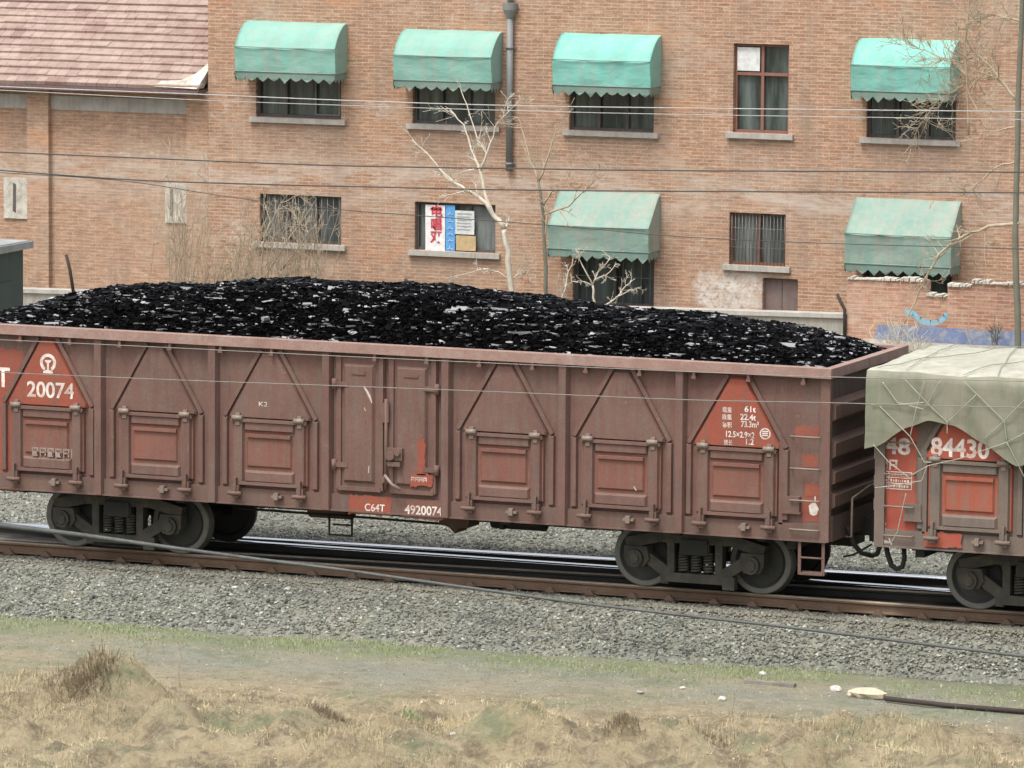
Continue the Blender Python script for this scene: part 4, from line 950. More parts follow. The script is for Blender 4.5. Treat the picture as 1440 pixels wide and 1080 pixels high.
mb.build('wall', 'brick', B)
mb = MB(); mb.box(-28.1, 14.2, BY-.18, BY+11.2, 8.2, 8.42); mb.build('roof', 'sill', B)
def window(k, frame, gl, cols, transom=None, bars=0, sill=True):
    x0, x1, z0, z1 = WIN[k]; y = BY+.10; fw_ = .055
    mb = MB(); mb.box(x0+.003, x0+fw_, y, y+.06, z0, z1-.003); mb.box(x1-fw_, x1-.003, y, y+.06, z0, z1-.003); mb.box(x0+fw_, x1-fw_, y+.002, y+.058, z0, z0+fw_); mb.box(x0+fw_, x1-fw_, y+.002, y+.058, z1-fw_, z1-.004)
    for i in range(1, cols): xm = x0+(x1-x0)*i/cols; mb.box(xm-.03, xm+.03, y-.004, y+.056, z0+fw_, z1-fw_)
    if transom: zt = z0+(z1-z0)*transom; mb.box(x0+fw_, x1-fw_, y-.007, y+.054, zt-.03, zt+.03)
    w_ = mb.build('window', frame, B)
    mb = MB(); mb.box(x0+.01, x1-.01, y+.07, y+.08, z0, z1-.01); mb.build('pane', gl, w_)
    if sill: mb = MB(); mb.box(x0-.12, x1+.12, BY-.09, BY+.099, z0-.11, z0-.003); mb.build('sill', 'sill', w_)
    if bars:
        mb = MB()
        for i in range(bars): xb = x0+(x1-x0)*(i+.5)/bars; mb.tube([(xb, BY+.05, z0), (xb, BY+.05, z1)], .009, 5)
        for zz in (.33, .7): mb.tube([(x0, BY+.06, z0+(z1-z0)*zz), (x1, BY+.06, z0+(z1-z0)*zz)], .008, 5)
        mb.build('window_bars', 'bar', w_)
    return w_
w1 = window('W1', 'frame_dark', 'glass', 3); window('W2', 'frame_dark', 'glass', 3); w3 = window('W3', 'frame_dark', 'glass', 3); w4 = window('W4', 'frame_red', 'glass', 2, .66); window('W5', 'frame_dark', 'glass', 3, None, 9)
window('L1', 'frame_dark', 'glass_light', 3, None, 14); window('L2', 'frame_dark', 'glass_light', 3); window('L3', 'frame_dark', 'glass', 2, .6, 9); window('L4', 'frame_red', 'glass_light', 2, None, 16); window('L5', 'frame_dark', 'glass', 3)
x0, x1, z0, z1 = WIN['W1']; mb = MB(); q = BY+.085
a, b_ = at(443, 162, Y=q), at(478, 112, Y=q); mb.box(a.x, a.x+.03, q, q+.012, a.z, b_.z); mb.box(b_.x-.03, b_.x, q, q+.012, a.z, b_.z); mb.box(a.x+.03, b_.x-.03, q, q+.012, a.z, a.z+.03); mb.build('casement', 'bar', w1)
a, b_ = at(1037, 99, Y=BY+.09), at(1069, 67, Y=BY+.09); mb = MB(); mb.box(a.x, b_.x, BY+.085, BY+.09, a.z, b_.z); mb.build('blind', 'poster_pale', w4); MT_ = bpy.data.objects['blind'].data.materials; MT_.clear(); MT_.append(MT['paper'])
x0, x1, z0, z1 = WIN['D']; mb = MB(); mb.box(x0+.004, x1-.004, BY+.12, BY+.16, z0, z1-.004); d_ = mb.build('door', 'frame_red', B); d_.data.materials.clear(); d_.data.materials.append(worn('faded_brown_door', (.15, .105, .095), (.22, .19, .17), .6, .8))
mb = MB(); mb.box((x0+x1)/2-.008, (x0+x1)/2+.008, BY+.112, BY+.12, z0, z1-.01); mb.build('door_seam', 'frame_dark', d_)

# things put up in the lower window: banner, notice, cardboard
def sheet(name, mat, px0, py0, px1, py1, Y, label, cat):
    a, b_ = at(px0, py1, Y=Y), at(px1, py0, Y=Y); mb = MB(); n = 6
    vs = [(a.x+(b_.x-a.x)*i/n, Y+.006*math.sin(i*1.9+j), a.z+(b_.z-a.z)*j/n) for j in range(n+1) for i in range(n+1)]
    fs = [(j*(n+1)+i, j*(n+1)+i+1, (j+1)*(n+1)+i+1, (j+1)*(n+1)+i) for j in range(n) for i in range(n)]
    mb.add(vs, fs, True); vs2 = [(x, y+.008, z) for x, y, z in vs]; mb.add(vs2, [f[::-1] for f in fs], True)
    return tag(mb.build(name, mat, origin=((a.x+b_.x)/2, Y, a.z)), label, cat), a, b_
o, a, b_ = sheet('banner', 'poster_white', 598, 289, 626, 356, BY+.045, 'white paper banner with red characters hung in the lower window', 'banner')
wd = b_.x-a.x
for k, ch_ in enumerate('电唱双'): text_mesh(o, ch_, .27, a.x+wd*.26, BY+.036, a.z+.78-.265*k, 'poster_red', bold=.03)
mb = MB(); mb.add([(a.x+wd*.25, BY+.036, b_.z-.10), (a.x+wd*.85, BY+.036, b_.z-.10), (a.x+wd*.85, BY+.036, b_.z-.06), (a.x+wd*.25, BY+.036, b_.z-.06)], [(0, 1, 2, 3)]); mb.build('print', 'poster_red', o)
o, a, b_ = sheet('banner', 'poster_blue', 626.5, 289, 640, 356, BY+.045, 'narrow blue paper strip hung beside the white banner with red characters', 'banner')
mb = MB(); zz = b_.z-.12
while zz > a.z+.1:
    h_ = R_.uniform(.05, .11); mb.add([(a.x+.05, BY+.036, zz-h_), (b_.x-.04, BY+.036, zz-h_), (b_.x-.04, BY+.036, zz-h_+.02), (a.x+.05, BY+.036, zz-h_+.02)], [(0, 1, 2, 3)])
    mb.add([(a.x+.09, BY+.036, zz-h_), (a.x+.11, BY+.036, zz-h_), (a.x+.11, BY+.036, zz-.01), (a.x+.09, BY+.036, zz-.01)], [(0, 1, 2, 3)]); zz -= h_+.07
mb.build('print', 'poster_pale', o)
o, a, b_ = sheet('notice', 'paper', 640, 297, 667, 329, BY+.05, 'white printed notice in the lower window right of the blue strip', 'notice')
mb = MB()
for k in range(6): z = b_.z-.07-.065*k; mb.add([(a.x+.04, BY+.041, z), (b_.x-.04-R_.uniform(0, .1), BY+.041, z), (b_.x-.06, BY+.041, z+.02), (a.x+.04, BY+.041, z+.02)], [(0, 1, 2, 3)])
mb.build('print', 'print_grey', o)
sheet('cardboard', 'cardboard', 641, 332, 669, 352, BY+.05, 'piece of tan cardboard standing below the white printed notice', 'cardboard')

# awnings
def awning(x0, x1, zt, hgt, mat, label, seed, proj=.62):
    rr = random.Random(seed); xc = (x0+x1)/2
    T = thing('awning', (xc, BY, zt), label, 'awning', 'canvas awnings over the windows')
    fr = -(hgt-.62)
    pr = [(-.01, 0), (-.16, -.035), (-.33, -.15), (-.47, -.33), (-proj+.02, -.60), (-proj, fr-.62)]
    pr = [(-.01, 0), (-.20, -.05), (-.38, -.17), (-.52, -.32), (-proj-.02, -.52), (-proj+.03, -hgt+.14)]
    if hgt > 1.25: pr = [(-.01, 0), (-.14, -.09), (-.30, -.27), (-.46, -.46), (-proj-.02, -.68), (-proj+.03, -hgt+.14)]
    N = 28; mb = MB(); dense = []
    for (ya, za), (yb, zb) in zip(pr, pr[1:]):
        for i in range(4): dense.append((ya+(yb-ya)*i/4, za+(zb-za)*i/4))
    dense.append(pr[-1]); K = len(dense)
    vs = []
    for i in range(N+1):
        x = x0+(x1-x0)*i/N; rib = abs(math.sin(PI*3*i/N))
        for k, (y, z) in enumerate(dense):
            sg = (.02+.02*math.sin(seed*2.3))*rib*math.sin(PI*min(1, k/(K-1)))+.012; nz = noise.noise(Vector((x*1.6+z*1.2, z*2.5, seed)))*.045+abs(noise.noise(Vector((x*3.1-z*2.2, z*1.5, seed+9))))*.05
            vs.append((x+.01*noise.noise(Vector((z*3, x, seed)))*(i in (0, N)), BY+y+sg*.5+nz*.6, zt+z-sg+nz*.4+.012*noise.noise(Vector((x*1.2, seed, z)))))
    fs = [(i*K+k, i*K+k+1, (i+1)*K+k+1, (i+1)*K+k) for i in range(N) for k in range(K-1)]
    mb.add(vs, [f for f in fs if f[0] % K < 16], True); n0 = len(mb.v); mb.v += vs
    for f in fs:
        if f[0] % K >= 16: mb.f.append([q+n0 for q in f]); mb.m.append(0); mb.sm.append(True)
    for i in (0, N):
        ring = [i*K+k for k in range(K)]; base = len(mb.v); mb.v.append((vs[i*K][0], BY-.01, zt-hgt+.14))
        f = ring+[base]; mb.f.append(f if i == 0 else f[::-1]); mb.m.append(0); mb.sm.append(False)
    mb.build('canopy', mat, T)
    # seams where the cloth lies over the frame
    mb = MB(); 
    for k in (16,): 
        y, z = dense[k]; mb.tube([(x0-.008, BY+y-.006, zt+z+.006), (xc, BY+y-.004, zt+z-.004), (x1+.008, BY+y-.006, zt+z+.006)], .009, 5)
    mb.tube([(x0, BY-.02, zt-hgt+.14), (x0, BY-proj+.024, zt-hgt+.14), (x1, BY-proj+.024, zt-hgt+.14), (x1, BY-.02, zt-hgt+.14)], .014, 5)
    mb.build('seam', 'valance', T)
    mb = MB(); zt_, zb_ = zt-hgt+.14, zt-hgt+.03; nt_ = 9
    def valance(p0, p1, n):
        for i in range(n):
            a, c = p0.lerp(p1, i/n), p0.lerp(p1, (i+1)/n); m_ = (a+c)/2; q_ = rr.uniform(-.03, .03); dz = Vector((0, 0, 1))
            L = [a+dz*zt_, c+dz*zt_, c+dz*zb_, c.lerp(a, .18)+dz*(zb_-.04), m_+dz*(zb_-.095+q_)+Vector((0, rr.uniform(-.02, .02), 0)), a.lerp(c, .18)+dz*(zb_-.04), a+dz*zb_]
            mb.add(L, [tuple(range(6, -1, -1))])
    valance(Vector((x0, BY-proj+.026, 0)), Vector((x1, BY-proj+.026, 0)), nt_); valance(Vector((x1, BY-proj, 0)), Vector((x1, BY-.04, 0)), 4); valance(Vector((x0, BY-.04, 0)), Vector((x0, BY-proj, 0)), 4)
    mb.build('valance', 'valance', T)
    return T
awning(-27.02, -24.74, 4.83, 1.17, 'awning_a', 'turquoise awning nearest the tiled roof, upper row leftmost', 1)
awning(-23.42, -21.24, 4.76, 1.17, 'awning_a', 'turquoise awning just left of the drainpipe in the upper row', 2)
awning(-19.89, -17.76, 4.78, 1.18, 'awning_b', 'bright turquoise awning just right of the drainpipe in the upper row', 3)
awning(-13.48, -11.42, 4.86, 1.17, 'awning_b', 'bright turquoise awning in the upper row partly behind bare twigs', 4)
awning(-19.95, -17.75, 1.56, 1.30, 'awning_c', 'dusty streaked green awning in the lower row, behind the thin bare trees', 5, .66)
awning(-13.55, -11.33, 1.66, 1.42, 'awning_c', 'faded dull green awning low above the broken brick boundary wall', 6, .66)

# drainpipe
a, b_ = at(716.5, 26, Y=BY-.09), at(716.5, 240, Y=BY-.09); x = (a.x+b_.x)/2
D = thing('drainpipe', (x, BY, b_.z), 'grey drainpipe with a hopper head ending halfway down the brick wall', 'drainpipe')
mb = MB(); mb.cyl((x, BY-.09, b_.z), (x, BY-.09, a.z), .068, 14); mb.build('pipe', 'pipe', D)
mb = MB(); mb.lathe_y(0, 0, [(.001, 0), (.07, 0), (.15, .18), (.16, .32), (.001, .32)], 16)
mb.v = [(x+u, BY-.10+w_*.9, a.z+v) for u, v, w_ in mb.v]; mb.f = [f[::-1] for f in mb.f]; mb.build('hopper', 'pipe', D)
mb = MB(); mb.cyl((x, BY-.09, a.z+.3), (x, BY-.09, a.z+1.6), .055, 12); mb.build('pipe', 'pipe', D)
for z in (b_.z+.12, b_.z+1.3, b_.z+2.5): mb = MB(); mb.cyl((x, BY-.09, z), (x, BY-.09, z+.05), .082, 14); mb.box(x-.12, x+.12, BY-.03, BY-.002, z, z+.05); mb.build('bracket', 'pipe', D)

# lower wing with tiled roof at the left
WY = 40.125; Wg = thing('brick_wing', (-36, WY, -2.6), 'lower brick wing with a pinkish tiled roof at the left', 'building')
mb = MB(); mb.box(-46, -27.95, WY, 49, -2.6, 3.36); mb.build('wall', 'brick_wing', Wg)
for xa, xb in ((-32.19, -31.68), (-28.43, -27.932), (-36.0, -35.45), (-39.8, -39.25)): mb = MB(); mb.box(xa, xb, WY-.13, WY-.002, -2.6, 3.30); mb.build('pilaster', 'brick_wing', Wg)
for xa, xb in ((-31.675, -28.435), (-35.445, -32.195)): mb = MB(); mb.box(xa, xb, WY-.03, WY-.001, 2.80, 3.10); mb.build('lintel_band', 'sill', Wg)
for xa, xb, za, zb, sx_ in ((-32.80, -32.2, .44, 1.31, -32.55), (-28.97, -28.435, .50, 1.34, -28.83)):
    mb = MB(); mb.box(xa, xb, WY-.04, WY-.001, za, zb); v_ = mb.build('blocked_window', 'coping', Wg); mb = MB(); mb.extr([(sx_-.03, za+.16), (sx_+.045, za+.12), (sx_+.05, zb-.14), (sx_-.02, zb-.10)], WY-.046, WY-.041); mb.build('slit', 'frame_dark', v_)
mb = MB(); ey, ez, sl_ = WY-.50, 3.36, math.radians(31); n = 21; L = .275
rr = random.Random(3)
for r_ in range(n):
    x = -46.0
    while x < -27.97:
        w_ = rr.uniform(.5, 1.4); x2 = min(-27.97, x+w_); j = rr.uniform(-.010, .014); q0, q1 = r_*L, (r_+1)*L+.06
        y0, z0 = ey+q0*math.cos(sl_), ez+q0*math.sin(sl_)+.058+j; y1, z1 = ey+q1*math.cos(sl_), ez+q1*math.sin(sl_)+j*.3
        mb.add([(x, y0, z0), (x2, y0, z0), (x2, y1, z1), (x, y1, z1), (x, y0+.025, z0-.075), (x2, y0+.025, z0-.075)], [(0, 1, 2, 3), (4, 5, 1, 0)]); x = x2
ry, rz = ey+n*L*math.cos(sl_), ez+n*L*math.sin(sl_)
mb.add([(-46, ry, rz), (-27.97, ry, rz), (-27.97, ry+5, rz-3), (-46, ry+5, rz-3)], [(0, 1, 2, 3)])
mb.build('roof', 'tiles', Wg)
mb = MB(); mb.box(-46, -27.98, ey+.03, WY+.3, ez-.09, ez-.012); mb.box(-46, -27.98, ey-.01, ey+.03, ez-.11, ez-.015); mb.build('eaves_board', 'rust', Wg); bpy.data.objects['eaves_board'].data.materials[0] = worn('purple_brown_eaves', (.12, .075, .075), (.2, .16, .14), .6, .9)
mb = MB(); mb.extr([(-29.0, ez+.02), (-28.0, ez+.0), (-27.94, ez+.55), (-28.05, ez+.50), (-28.2, ez+.30), (-28.45, ez+.16), (-28.9, ez+.13)], ey-.03, ey+.30); mb.v = [(x, y+(max(0, z-ez))*1.3, z+.02) for x, y, z in mb.v]; mb.build('mortar_flashing', 'coping', Wg)
mb = MB(); a, b_ = at(105, 58, Y=41.6), at(126, 45, Y=41.9); mb.tube([a, a.lerp(b_, .5)+Vector((0, 0, -.04)), b_], .05, 6); mb.build('slipped_tile', 'tiles', Wg)

# boundary walls in front of the building
FY = 34.0
F1 = thing('boundary_wall', (-25, FY, -2.6), 'low grey plastered boundary wall running behind the coal heap', 'wall')
ftop = lambda x: -.37+(x+28.9)*.0180
mb = MB(); mb.extr([(-46, -2.6), (-11.63, -2.6), (-11.63, ftop(-11.63)-.06), (-46, ftop(-46)-.06)], FY, FY+.24); mb.build('wall', 'fence_grey', F1)
mb = MB(); mb.extr([(-46, ftop(-46)-.059), (-11.63, ftop(-11.63)-.059), (-11.63, ftop(-11.63)+.02), (-46, ftop(-46)+.02)], FY-.05, FY+.29); mb.build('coping', 'sill', F1)
F2 = thing('brick_boundary_wall', (-4, FY, -2.6), 'broken topped old brick boundary wall with a faded blue band at the right', 'wall')
mb = MB(); rr = random.Random(11)
xs, z = [-11.62], .64; cols = []
x = -11.62
while x < 4:
    w_ = rr.uniform(.14, .5); zt = .56+.07*rr.choice((0, 0, 1, 1, 1))+.012*(x+11)
    if -10.05 < x < -9.8: zt -= .2
    cols.append((x, min(4, x+w_), zt)); x += w_
for a, b_, zt in cols: mb.box(a, b_, FY-.02, FY+.26, -2.6, zt)
mb2 = MB(); mb2.extr([(-11.62, -2.6), (4, -2.6)]+[p for a, b_, zt in cols[::-1] for p in ((b_, zt), (a, zt))], FY-.02, FY+.26)
mb2.build('wall', 'brick_fence', F2)
mb = MB()
for i, (a, b_, zt) in enumerate(cols):
    x = a
    while x < b_-.03:
        x2 = min(b_, x+rr.uniform(.06, .16)); h_ = rr.uniform(.03, .085); mb.chamfer(x, x2, zt, zt+h_, FY+.2, FY-.05-rr.uniform(0, .03), .008); mb.add([(x, FY-.03, zt+h_-.01), (x2, FY-.03, zt+h_-.01), (x2, FY+.27, zt+h_-.02), (x, FY+.27, zt+h_-.02)], [(0, 1, 2, 3)]); x = x2
mb.build('coping', 'coping', F2)
mb = MB(); bp = [(-11.0, -.21), (-10.2, -.20), (-9, -.21), (-7, -.18), (4, -.1), (4, -.37), (-7, -.46), (-9, -.50), (-10.2, -.50), (-11.05, -.48)]; mb.extr(bp[::-1], FY-.0225, FY-.0205); mb.build('painted_band', 'bluepaint', F2)
mb = MB(); mb.extr([(-11.3, -.485), (-11.05, -.483), (-10.2, -.503), (-9, -.503), (-7, -.463), (4, -.373), (4, -1.4), (-11.3, -1.4)], FY-.0225, FY-.0205); o = mb.build('whitewash', 'coping', F2)
mb = MB(); p = [at(x, y, Y=FY-.03) for x, y in ((1272, 437), (1284, 441), (1293, 450), (1308, 455), (1320, 453), (1329, 446), (1331, 440))]; rad = [.04, .05, .06, .06, .055, .05, .035]
for i in range(6):
    d = (p[i+1]-p[i]).normalized(); n_ = Vector((-d.z, 0, d.x)); mb.add([p[i]-n_*rad[i], p[i]+n_*rad[i], p[i+1]+n_*rad[i+1], p[i+1]-n_*rad[i+1]], [(0, 3, 2, 1)])
for v in range(len(mb.v)): mb.v[v] = (mb.v[v][0], FY-.0235, mb.v[v][2])
mb.build('paint_mark', 'skyblue', F2)
for i, (pts, lb) in enumerate([([(104, 398), (98, 378), (93, 358)], 'rusty leaning bracket on the grey wall at the far left'), ([(578, 412), (575, 402), (570, 392)], 'short rusty bracket behind the middle of the coal heap'), ([(1188, 458), (1188, 436), (1184, 428), (1177, 413)], 'bent rusty bracket where the grey wall meets the brick one')]):
    mb = MB(); p = [at(x, y, Y=FY-.06) for x, y in pts]; p[0].z -= .25; mb.tube(p, .035, 6); mb.build('x', 'rust', origin=p[0]); o = bpy.data.objects['x']; o.name = 'wall_bracket'; tag(o, lb, 'bracket', 'barbed wire brackets on the wall')

# green hut
HX = -.86
H = thing('equipment_hut', (-17.4, 9.0, -.4), 'dark green metal hut with a flat grey roof at the left edge', 'hut')
mb = MB(); mb.box(-18.7, -15.76+HX, 8.0, 9.8, -.4, 3.06); mb.build('body', 'hut', H)
mb = MB(); mb.box(-18.85, -15.64+HX, 7.88, 9.92, 3.062, 3.17); mb.box(-18.8, -15.68+HX, 7.93, 9.87, 3.17, 3.185); mb.build('roof', 'hut_roof', H)
mb = MB(); mb.box(-15.759+HX, -15.74+HX, 8.35, 9.4, -.1, 2.6); d_ = mb.build('door', 'hut', H); mb = MB(); mb.box(-15.80+HX, -15.72+HX, 7.94, 8.03, -.4, 3.05); mb.build('corner_strip', 'hut', H)

# ------------------------------------------------------------------ bare trees and shrubs
def twigs(mb, p, d, L, r, depth, rr, up_=.15, spread=.75, kids=(2, 3)):
    n = 4; pts = [p]; dd = d.copy()
    for i in range(n): dd = (dd+Vector((rr.gauss(0, .13), rr.gauss(0, .13), rr.gauss(0, .1)+up_*.25))).normalized(); pts.append(pts[-1]+dd*(L/n))
    mb.tube(pts, [max(.0045, r*(1-.6*i/n)) for i in range(n+1)], 5 if r > .012 else 3, False)
    if depth <= 0: return
    for k in range(rr.randint(*kids)):
        i = rr.randint(1, n); ax = Vector((rr.gauss(0, 1), rr.gauss(0, 1), rr.gauss(0, 1))).normalized()
        nd = (dd+ax*spread).normalized(); twigs(mb, pts[i], nd, L*rr.uniform(.45, .75), r*.55, depth-1, rr, up_, spread, kids)
def limb(mb, pts, Y, r0, r1, rr, ntw=5, tl=.5, depth=2, side=None, jit=.25):
    n = len(pts); P_ = []
    ph = rr.uniform(-1, 1)
    for i, (x, y) in enumerate(pts): P_.append(at(x, y, Y=Y+ph*jit*i/n*2))
    Q = []
    for a, b_ in zip(P_, P_[1:]):
        for k in range(3): Q.append(a.lerp(b_, k/3)+Vector((rr.gauss(0, .012), 0, rr.gauss(0, .012)))*(1 if k else 0))
    Q.append(P_[-1]); m_ = len(Q); rad = [r0+(r1-r0)*i/(m_-1) for i in range(m_)]
    mb.tube(Q, rad, 7 if r0 > .03 else 5, True)
    for k in range(ntw):
        i = rr.randint(max(1, m_//4), m_-1); d = (Q[min(i+1, m_-1)]-Q[i-1]).normalized()
        ax = Vector((rr.gauss(0, 1), rr.gauss(0, .7), rr.gauss(.2, 1))).normalized(); twigs(mb, Q[i], (d*.7+ax*.8).normalized(), tl*rr.uniform(.4, 1), max(.0075, min(rad[i]*.65, .018)), depth, rr)
    return Q
def tree(name, label, cat, loc, trunk, branches, Y, tm, bm, seed, ntw=5, tl=.5, group=None):
    rr = random.Random(seed); T = thing(name, loc, label, cat, group)
    mb = MB()
    for pts, r0, r1 in trunk: limb(mb, pts, Y, r0, r1, rr, 0, jit=0)
    mb.build('trunk', tm, T)
    mb = MB()
    for br in branches:
        pts, r0, r1 = br[:3]; limb(mb, pts, Y, r0, r1, rr, br[3] if len(br) > 3 else ntw, br[4] if len(br) > 4 else tl)
    mb.build('branches', bm, T); return T
def base(px, Y): c = at(px, 430, Y=Y); return (c.x, Y, -2.6)
tree('bare_tree', 'pale bare tree forking in front of the window with the banner', 'tree', base(722, 36), [([(726, 560), (722, 430), (716, 380), (711, 340), (709, 322)], .07, .05)],
     [([(709, 322), (695, 305), (683, 285), (665, 272), (640, 258), (620, 240), (600, 215), (580, 196)], .055, .008, 12, .45), ([(690, 298), (680, 262), (674, 235), (662, 208), (652, 175), (633, 154)], .04, .008, 10, .45),
      ([(676, 236), (684, 215), (672, 198), (660, 160), (648, 126)], .028, .007, 7, .35), ([(676, 240), (690, 200), (700, 172), (722, 150)], .026, .006, 9, .4), ([(700, 312), (690, 290), (660, 268), (630, 262)], .03, .008, 5, .3),
      ([(709, 322), (714, 312), (716, 305)], .03, .015, 5, .15), ([(716, 395), (700, 382), (680, 378), (655, 385), (625, 392)], .018, .005, 7, .25), ([(716, 395), (728, 386), (742, 385)], .016, .006, 7, .25)], 36, 'tree_pale', 'tree_pale', 21)
tree('bare_tree', 'thin bare tree left of the dusty lower awning', 'tree', base(770, 36), [([(772, 560), (769, 430), (766, 350), (764, 300), (757, 255)], .05, .026)],
     [([(757, 255), (770, 222), (780, 190), (785, 178)], .025, .006, 7, .4), ([(757, 255), (746, 228), (736, 188), (728, 165)], .022, .006, 7, .4), ([(765, 302), (800, 290), (824, 266), (838, 230)], .026, .006, 10, .45),
      ([(764, 290), (775, 270), (790, 262), (800, 248)], .02, .006, 9, .3), ([(766, 340), (770, 300), (769, 285)], .02, .01, 3, .2)], 36, 'tree_grey', 'tree_twig', 33)
tree('bare_shrub', 'small whitish bare shrub under the dusty lower awning', 'shrub', base(835, 35), [([(838, 520), (836, 425), (833, 400)], .03, .022)],
     [([(833, 402), (829, 392), (815, 365), (812, 352)], .02, .006, 5, .2), ([(833, 400), (846, 378), (858, 362)], .018, .006, 7, .2), ([(835, 395), (858, 382), (866, 372)], .014, .005, 5, .2), ([(833, 402), (820, 396), (804, 396)], .016, .005, 5, .15),
      ([(788, 430), (797, 392), (806, 362)], .022, .006, 7, .22), ([(782, 425), (784, 400), (786, 385)], .012, .006, 3, .15), ([(838, 440), (868, 418), (880, 402), (893, 392)], .02, .006, 7, .2), ([(866, 418), (885, 408), (900, 404)], .014, .005, 5, .2)], 35, 'tree_pale', 'tree_pale', 5)
# twiggy thicket at the left: one shrub with many whips
rr = random.Random(17); T = thing('twiggy_shrub', (at(350, 430, Y=36.5).x, 36.5, -2.6), 'dense tan thicket of bare whips below the left windows', 'shrub')
mb = MB()
for k in range(170):
    c = rr.choice(((255, 30, 215), (300, 40, 300), (345, 45, 300), (390, 50, 285), (430, 40, 290), (360, 60, 330))); xb = c[0]+rr.gauss(0, c[1]*.5); yt = c[2]+abs(rr.gauss(0, 45)); lean = rr.gauss(.1, .2)*(470-yt)*.5
    pts = [(xb, 480), (xb+lean*.2, 420-(420-yt)*.15), (xb+lean*.55+rr.gauss(0, 4), 420-(420-yt)*.6), (xb+lean+rr.gauss(0, 6), yt)]
    limb(mb, pts, 36.5+rr.uniform(-.5, .5), .010, .003, rr, 3, .35, 1)
for pts in ([(340, 470), (365, 400), (400, 345), (432, 300), (445, 280)], [(352, 470), (375, 395), (385, 330), (392, 290)], [(360, 470), (372, 330), (395, 285), (420, 275)], [(365, 360), (380, 310), (372, 285)], [(395, 380), (425, 340), (455, 300)]): limb(mb, pts, 36.3, .02, .005, rr, 5, .4, 2)
mb.build('whips', 'tree_twig', T); mb = MB()
for k in range(6): x = 300+k*28; limb(mb, [(x, 560), (x+2, 470), (x+rr.gauss(0, 5), 425)], 36.5, .03, .012, rr, 0)
mb.build('stem', 'tree_grey', T)
tree('bare_tree', 'dark trunked bare tree at the right edge with drooping twigs', 'tree', base(1431, 32), [([(1433, 640), (1431, 430), (1428, 330), (1430, 240), (1432, 140), (1437, 30), (1440, -60)], .065, .045)],
     [([(1432, 142), (1405, 110), (1378, 80), (1362, 68)], .032, .01, 18, .5), ([(1362, 190), (1360, 130), (1357, 60), (1363, 4), (1366, -40)], .02, .008, 40, .8), ([(1378, 80), (1340, 90), (1300, 70), (1275, 62)], .016, .005, 26, .6), ([(1400, 105), (1360, 115), (1320, 140), (1290, 180)], .016, .005, 46, .55),
      ([(1432, 178), (1395, 186), (1365, 214)], .02, .006, 4, .4), ([(1432, 225), (1400, 236), (1372, 260), (1355, 275)], .022, .006, 16, .45), ([(1433, 314), (1390, 318), (1350, 335), (1320, 358), (1303, 388), (1287, 425), (1272, 455)], .034, .012, 14, .45), ([(1335, 346), (1312, 372), (1296, 405)], .018, .006, 5, .35),
      ([(1437, 30), (1400, 20), (1372, 30)], .02, .006, 22, .6), ([(1386, 320), (1384, 350), (1387, 390)], .01, .004, 3, .3), ([(1360, 130), (1372, 150), (1385, 180)], .012, .004, 8, .5)], 32, 'tree_grey', 'tree_twig', 8, 5, .5)
def weed(px, py, Y, n, h, mat, name, label, seed, spread=.12):
    rr = random.Random(seed); c = at(px, py, Y=Y); mb = MB()
    for k in range(n):
        p = c+Vector((rr.gauss(0, spread), rr.gauss(0, spread), 0)); twigs(mb, p, Vector((rr.gauss(0, .28), rr.gauss(0, .2), 1)).normalized(), h*rr.uniform(.5, 1), .009, 2, rr)
    tag(mb.build(name, mat, origin=(c.x, Y, c.z)), label, 'weed', 'dead weeds by the brick boundary wall')
weed(1268, 520, 33, 26, .75, 'tree_pale', 'dead_weed', 'pale dead weed clump against the blue painted band', 3)
weed(1368, 500, 33, 1, 1.0, 'tree_twig', 'dead_weed', 'thin dead weed leaning on the brick wall right of the blue mark', 4, .05)
weed(1400, 485, 33, 8, .35, 'tree_grey', 'dead_weed', 'low dark dead weed at the foot of the brick wall, right edge', 5, .04)

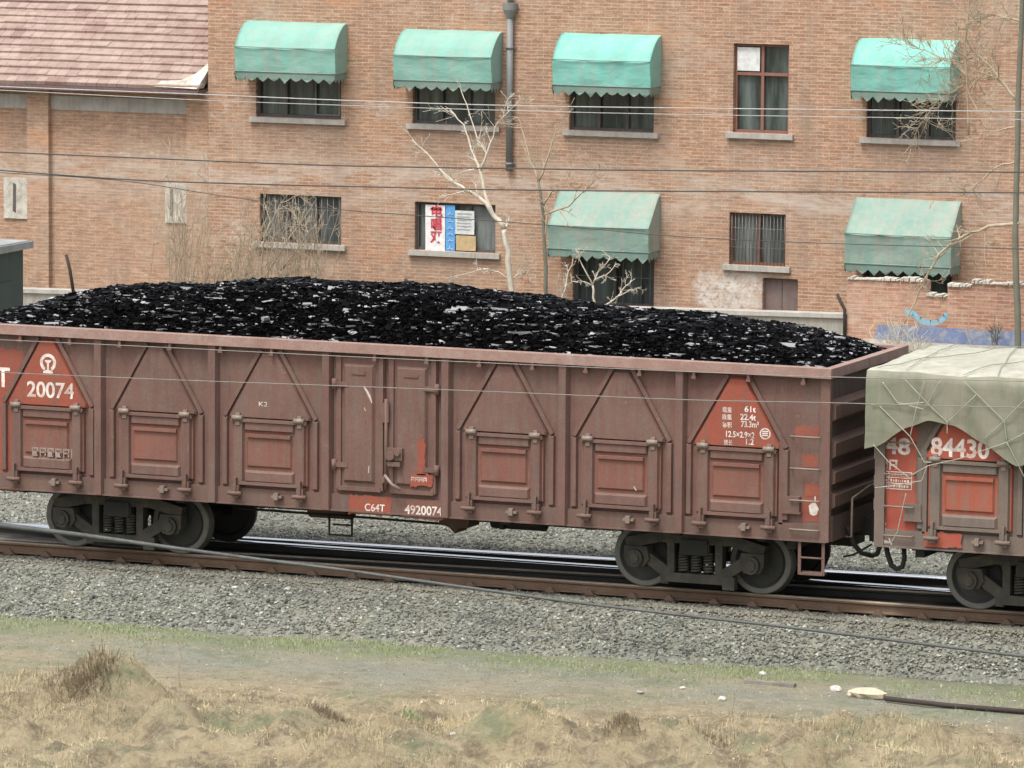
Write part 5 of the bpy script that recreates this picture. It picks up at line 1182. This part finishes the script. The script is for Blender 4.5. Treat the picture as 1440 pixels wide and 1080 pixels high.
# ------------------------------------------------------------------ wires
def wire(pts, Y, r, mat, label):
    (x0, y0), (x1, y1) = pts[0], pts[1]; (u0, v0), (u1, v1) = pts[-2], pts[-1]
    pts = [(x0-220, y0-(y1-y0)/(x1-x0)*220)]+pts+[(u1+220, v1+(v1-v0)/(u1-u0)*220)]
    P_ = [at(x, y, Y=Y) for x, y in pts]; Q = []
    for i in range(len(P_)-1):
        a, b_, c, d = P_[max(0, i-1)], P_[i], P_[i+1], P_[min(len(P_)-1, i+2)]
        for k in range(6):
            t_ = k/6; Q.append(.5*((2*b_)+(c-a)*t_+(2*a-5*b_+4*c-d)*t_*t_+(3*b_-a-3*c+d)*t_**3))
    Q.append(P_[-1]); mb = MB(); mb.tube(Q, r, 6); tag(mb.build('wire', mat, origin=Q[0]), label, 'wire', 'overhead wires')
wire([(5, 122), (265, 132), (480, 141), (700, 148), (960, 152), (1435, 157)], 30, .010, 'wire_pale', 'topmost grey wire, crossing the upper windows just below the awning hems')
wire([(5, 127), (265, 140), (480, 148), (700, 155), (960, 161), (1435, 168)], 30.5, .007, 'wire_pale', 'thin pale wire close beneath the topmost wire across the upper windows')
wire([(5, 214), (265, 225), (480, 233), (720, 237), (960, 240), (1435, 242)], 30, .013, 'wire_dark', 'dark wire crossing the bare brickwork between the two window rows, upper of the pair')
wire([(5, 240), (170, 252), (290, 257), (480, 262), (720, 267), (960, 269), (1435, 271)], 30, .013, 'wire_dark', 'dark wire crossing just above the lower awnings, lower of the pair')
wire([(5, 243), (170, 254), (330, 278), (480, 295), (600, 304), (800, 319), (960, 333), (1160, 342), (1435, 350)], 30, .008, 'wire_dark', 'thin dark wire slanting down across the lower windows and the banner')
wire([(5, 478), (240, 489), (460, 500), (700, 511), (1000, 524), (1165, 530), (1440, 536)], -3, .0055, 'wire_grey', 'pale wire passing in front of the wagons just under the top rim')
wire([(5, 524), (240, 534), (460, 542), (700, 551), (960, 562), (1150, 566), (1300, 570), (1440, 573)], -3, .0055, 'wire_grey', 'pale wire passing in front of the wagon number and the info triangle')
pts = [(-60, 729, .25), (5, 739, .2), (120, 753, .1), (240, 770, 0), (360, 786, -.1), (480, 801, -.2), (640, 824, -.32), (800, 846, -.42), (950, 864, -.5), (1100, 881, -.58), (1270, 902, -.66), (1440, 923, -.74), (1560, 938, -.8)]
P_ = [at(x, y, Y=Y) for x, y, Y in pts]; mb = MB(); mb.tube(P_, [.042, .038, .031, .026, .023, .021, .021, .02, .02, .02, .02, .02, .02], 8)
tag(mb.build('cable', 'cable', origin=P_[0]), 'long grey cable running in front of the wheels and down over the ballast', 'cable')
